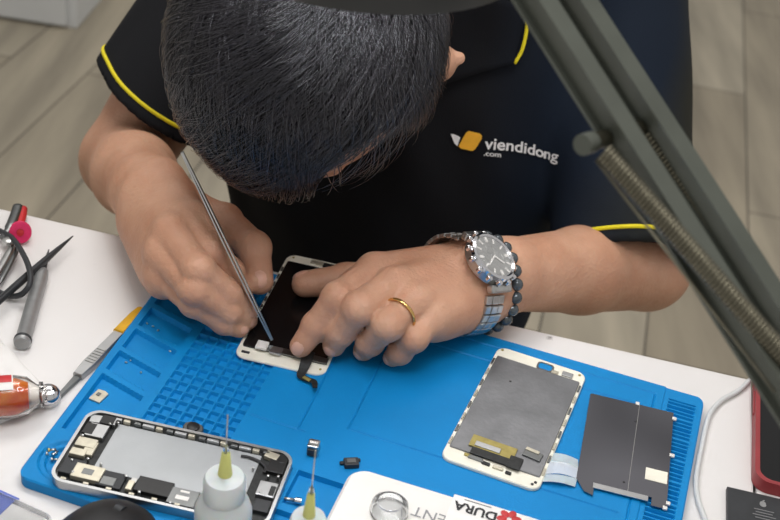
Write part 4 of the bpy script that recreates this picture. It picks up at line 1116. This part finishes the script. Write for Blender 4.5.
# crumpled white bag
def sheetfn(name, c, w, h, n, hf_, m, lab, cat, rz):
    v = []; f = []
    for i in range(n+1):
        for j in range(n+1):
            x, y = (i/n-.5)*w, (j/n-.5)*h; v.append((x, y, hf_(i/n, j/n)))
    for i in range(n):
        for j in range(n): q = i*(n+1)+j; f.append((q, q+n+1, q+n+2, q+1))
    b = MB().add(v, f); o = b.build(name, m, None, True); o.location = (c[0], c[1], .0006); o.rotation_euler = (0, 0, rz); md = o.modifiers.new('t', 'SOLIDIFY'); md.thickness = .0004; md.offset = 1
    return tag(o, lab, cat)
e0 = U(0, 336, .004); e1 = U(50, 388, .004); dd = e1-e0; ra = math.atan2(dd[1], dd[0]); mid = (e0+e1)/2; nn = np.array([dd[1], -dd[0], 0])/np.linalg.norm(dd)
sheetfn('plastic_bag', mid+nn*.027, .088, .052, 26, lambda s_, t_: .0002+.012*max(0, math.sin(math.pi*s_))**.7*max(0, math.sin(math.pi*t_))**.5*(1+.25*math.sin(9*s_+5*t_)), M['paper'], 'white crumpled plastic wrapping behind the orange glass bottle', 'wrapping', ra)

# ---- near edge
pm = U(88, 577, 0)
t = empty('computer_mouse', (pm[0], pm[1], 0), math.radians(-22), 'black rounded computer mouse on the table in front of the opened phone body', 'mouse')
v = []; f = []; nu_, nv_ = 40, 20
for i in range(nv_+1):
    ph_ = math.pi/2*i/nv_
    for k in range(nu_):
        a = 2*math.pi*k/nu_; r1 = math.cos(ph_)**.75 if i < nv_ else 0
        ex = abs(math.cos(a))**.85*math.copysign(1, math.cos(a)); ey = abs(math.sin(a))**.85*math.copysign(1, math.sin(a))
        v.append((.032*r1*ex, .052*r1*ey, .004+.029*math.sin(ph_)))
for i in range(nv_):
    for k in range(nu_): f.append((i*nu_+k, i*nu_+(k+1) % nu_, (i+1)*nu_+(k+1) % nu_, (i+1)*nu_+k))
f.append(tuple(range(nu_))[::-1])
MB().add(v, f).build('shell', M['black'], t, True)
b = MB(); b.lathe([(0, .0002), (.028, .0002), (.029, .004), (0, .004)], 30, Matrix.Diagonal((1, 1.6, 1, 1))); b.build('base', M['rubber'], t, auto=40)
b = MB(); b.tube([(-.0025, .030, .0262), (.0025, .030, .0262)], .0045, 16); b.build('scroll_wheel', M['rubber'], t, auto=40)
# clear case
pcs = U(-24, 536, .0)
t = empty('plastic_case', (pcs[0], pcs[1], 0), math.radians(-20), 'clear plastic case with a blue label at the bottom left corner', 'case')
b = MB(); b.prism(rrect(.078, .054, .010, 6), .0003, .0125, bev=.0015); b.build('lid', M['clear'], t, auto=40)
b = MB(); b.prism(rrect(.0745, .0505, .0085, 6), .001, .0055); b.build('insert', M['paper'], t)
q = local(pcs, math.radians(-20), U(0, 510, .006)); b = MB(); b.box((q[0]-.012, q[1], .0060), (.032, .026, .0006)); b.build('blue_label', M['blue_label'], t)

# ---- right side
rz = math.atan2(*(U(753, 385, .008)-U(752, 470, .008))[[1, 0]])-math.pi/2
pc_ = U(751, 490, .0)
dx_ = np.array([math.cos(rz), math.sin(rz), 0]); dy_ = np.array([-math.sin(rz), math.cos(rz), 0])
ctr = pc_+dx_*.039+dy_*.0775
t = empty('smartphone', (ctr[0], ctr[1], .0003), rz, 'smartphone with black screen in a dark red case at the right edge', 'phone')
b = MB(); b.frame(rrect(.078, .155, .011, 8), rrect(.0715, .1485, .009, 8), 0, .0098); b.build('case', M['case_red'], t, auto=40)
b = MB(); b.prism(rrect(.0712, .1482, .009, 8), .0010, .0082); b.build('phone_shell', M['black'], t, auto=40)
b = MB(); b.prism(rrect(.0700, .1470, .0085, 8), .0082, .0088); b.build('screen', M['screen'], t)
b = MB(); b.box((-.0392, .010, .0055), (.0012, .026, .003), bev=.0004); b.build('side_button', M['case_red'], t)
# battery
rz = math.radians(-8.5); p0 = U(727, 486, .004)
dx_ = np.array([math.cos(rz), math.sin(rz), 0]); dy_ = np.array([-math.sin(rz), math.cos(rz), 0]); ctr = p0+dx_*.020-dy_*.047
t = empty('phone_battery', (ctr[0], ctr[1], .0003), rz, 'flat black phone battery with a small grey fruit emblem, beside the red cased phone', 'battery')
b = MB(); b.box((0, 0, .0018), (.040, .094, .0036), bev=.0007); b.build('cell', M['rubber'], t)
ex, ey = local(ctr, rz, U(763, 504, .004))[:2]
b = MB(); pts = []
for k in range(40):
    a = 2*math.pi*k/40; r_ = .0024*(1+.10*math.cos(2*a+math.pi)-.06*math.sin(a)); x_, y_ = r_*math.cos(a), r_*math.sin(a)
    d_ = math.hypot(x_-.0031, y_-.0003)
    if d_ < .0013: x_ = .0031-(.0013)*.95; 
    pts.append((ex+x_, ey+y_))
b.prism(pts, .0036, .0038); b.box((ex+.0005, ey+.0032, .0037), (.0016, .0008, .0002), rz=.8); b.build('emblem', M['alu'], t)
for k, w_ in enumerate((.013, .011, .015, .012)):
    b = MB(); b.box((ex+.0005, ey-.006-k*.0026, .0037), (w_, .0006, .0002)); b.build('fine_print', M['grey_ink'], t)
# white cable
cpts = [U(px, py, .0022) for px, py in [(768, 362), (750, 380), (738, 391), (722, 400), (711, 412), (706, 426), (702, 445), (698, 465), (696, 482), (698, 500), (705, 520), (712, 545)]]
b = MB(); b.tube(smoothp(cpts[1:], 8), .0019, 10); o = b.build('white_cable', M['cabinet'], None, True)
tag(o, 'thin white charging cable curving down beside the mat ribs', 'cable')

# ------------------------------------------------------------------ the magnifier lamp
def D(px, py, d): return U(px, py, d=d)
LB = np.array([.385, .30, 0])
lc = np.array([-.034, .613, .352])
t = empty('magnifier_lamp', (LB[0], LB[1], 0), 0, 'dark grey spring arm magnifier lamp reaching over the table from the right', 'lamp')
def lb_(p): return np.array(p)-LB
b = MB(); b.lathe([(.060, -.005), (.078, -.006), (.0795, -.014), (.083, -.013), (.084, -.006), (.084, .006), (.076, .014), (.055, .016), (.055, .010), (.060, -.005)], 56, Matrix.Translation(Vector(lb_(lc)))); b.build('lamp_head', M['lamp_dark'], t, auto=40)
b = MB(); b.lathe([(0, .004), (.040, .003), (.0555, .001), (.0555, -.001), (.04, -.003), (0, -.004)], 56, Matrix.Translation(Vector(lb_(lc)+[0, 0, .008]))); b.build('magnifier_lens', M['glass'], t, True)
b = MB(); b.frame([(lb_(lc)[0]+.078*math.cos(2*math.pi*k/56), lb_(lc)[1]+.078*math.sin(2*math.pi*k/56)) for k in range(56)], [(lb_(lc)[0]+.064*math.cos(2*math.pi*k/56), lb_(lc)[1]+.064*math.sin(2*math.pi*k/56)) for k in range(56)], lb_(lc)[2]-.0085, lb_(lc)[2]-.0055); b.build('light_ring', M['emit'], t)
def bar(name, a, b_, w, h, m, spin=0, parent=t):
    a = np.array(a); b_ = np.array(b_); d = b_-a; L = float(np.linalg.norm(d)); d /= L
    vw = (a+b_)/2-np.array([0, 0, CH]); vw /= np.linalg.norm(vw)
    y = -vw-d*(-vw@d); y /= np.linalg.norm(y); x = np.cross(y, d)
    c, s_ = math.cos(spin), math.sin(spin); x, y = x*c+y*s_, y*c-x*s_
    R = Matrix(((x[0], y[0], d[0]), (x[1], y[1], d[1]), (x[2], y[2], d[2])))
    c0_ = Vector(lb_((a+b_)/2)); bb = MB()
    for off_, sz_ in (((0, h/2-.0009, 0), (w, .0018, L)), ((0, -h/2+.0009, 0), (w, .0018, L)), ((0, 0, 0), (.003, h-.0036, L))):
        bb.box(c0_+R@Vector(off_), sz_, R=R)
    return bb.build(name, m, parent)
dA = .55
A0, A1 = D(519, -24, dA+.01), D(828, 464, dA-.02)
B0, B1 = D(560, -24, dA+.035), D(828, 392, dA+.015)
bar('lower_arm_bar', A0, A1, .0095, .0160, M['lamp_metal'], -.75)
bar('lower_arm_bar', B0, B1, .0095, .0160, M['lamp_metal'], -.75)
def spring(a, b_, r, turns, wr_=.0009):
    a = np.array(a); b_ = np.array(b_); x, y, d = basis(b_-a); n = turns*12; pts = []
    for i in range(n+1):
        u = i/n; an = 2*math.pi*turns*u; pts.append(lb_(a+(b_-a)*u+r*(math.cos(an)*x+math.sin(an)*y)))
    bb = MB(); bb.tube(pts, wr_, 6); return bb.build('spring', M['spring'], t, True)
spring(D(604, 152, dA-.012), D(792, 366, dA-.022), .0040, 62)
spring(D(646, 134, dA+.035), D(712, 232, dA+.032), .0042, 26)
b = MB(); b.tube([lb_(D(585, 144, dA-.012)), lb_(D(642, 127, dA+.035))], .0040, 20); b.build('pivot_pin', M['spring'], t, auto=40)
b = MB(); b.tube([lb_(D(582, 145, dA-.013)), lb_(D(592, 142, dA-.008))], .0048, 20); b.build('pivot_knob', M['lamp_metal'], t, auto=40)
b = MB(); b.tube([lb_(D(596, 160, dA-.012)), lb_(D(775, 392, dA-.02))], .0007, 8); b.build('tie_rod', M['spring'], t, True)
# head joint and base
jt = (A0+B0)/2
b = MB(); b.tube([lb_(jt), lb_(lc+np.array([.080, .0, .012]))], .007, 14); b.build('neck', M['lamp_metal'], t, auto=40)
je = (A1+B1)/2
b = MB(); b.tube(smoothp([lb_(je), lb_((je+LB)/2+np.array([.01, -.01, .02])), (0, 0, .03)], 6), .0085, 14); b.build('post', M['lamp_metal'], t, auto=40)
b = MB(); b.lathe([(0, .0003), (.045, .0003), (.048, .004), (.046, .016), (.016, .026), (.012, .045), (0, .045)], 40); b.build('base', M['lamp_metal'], t, auto=40)
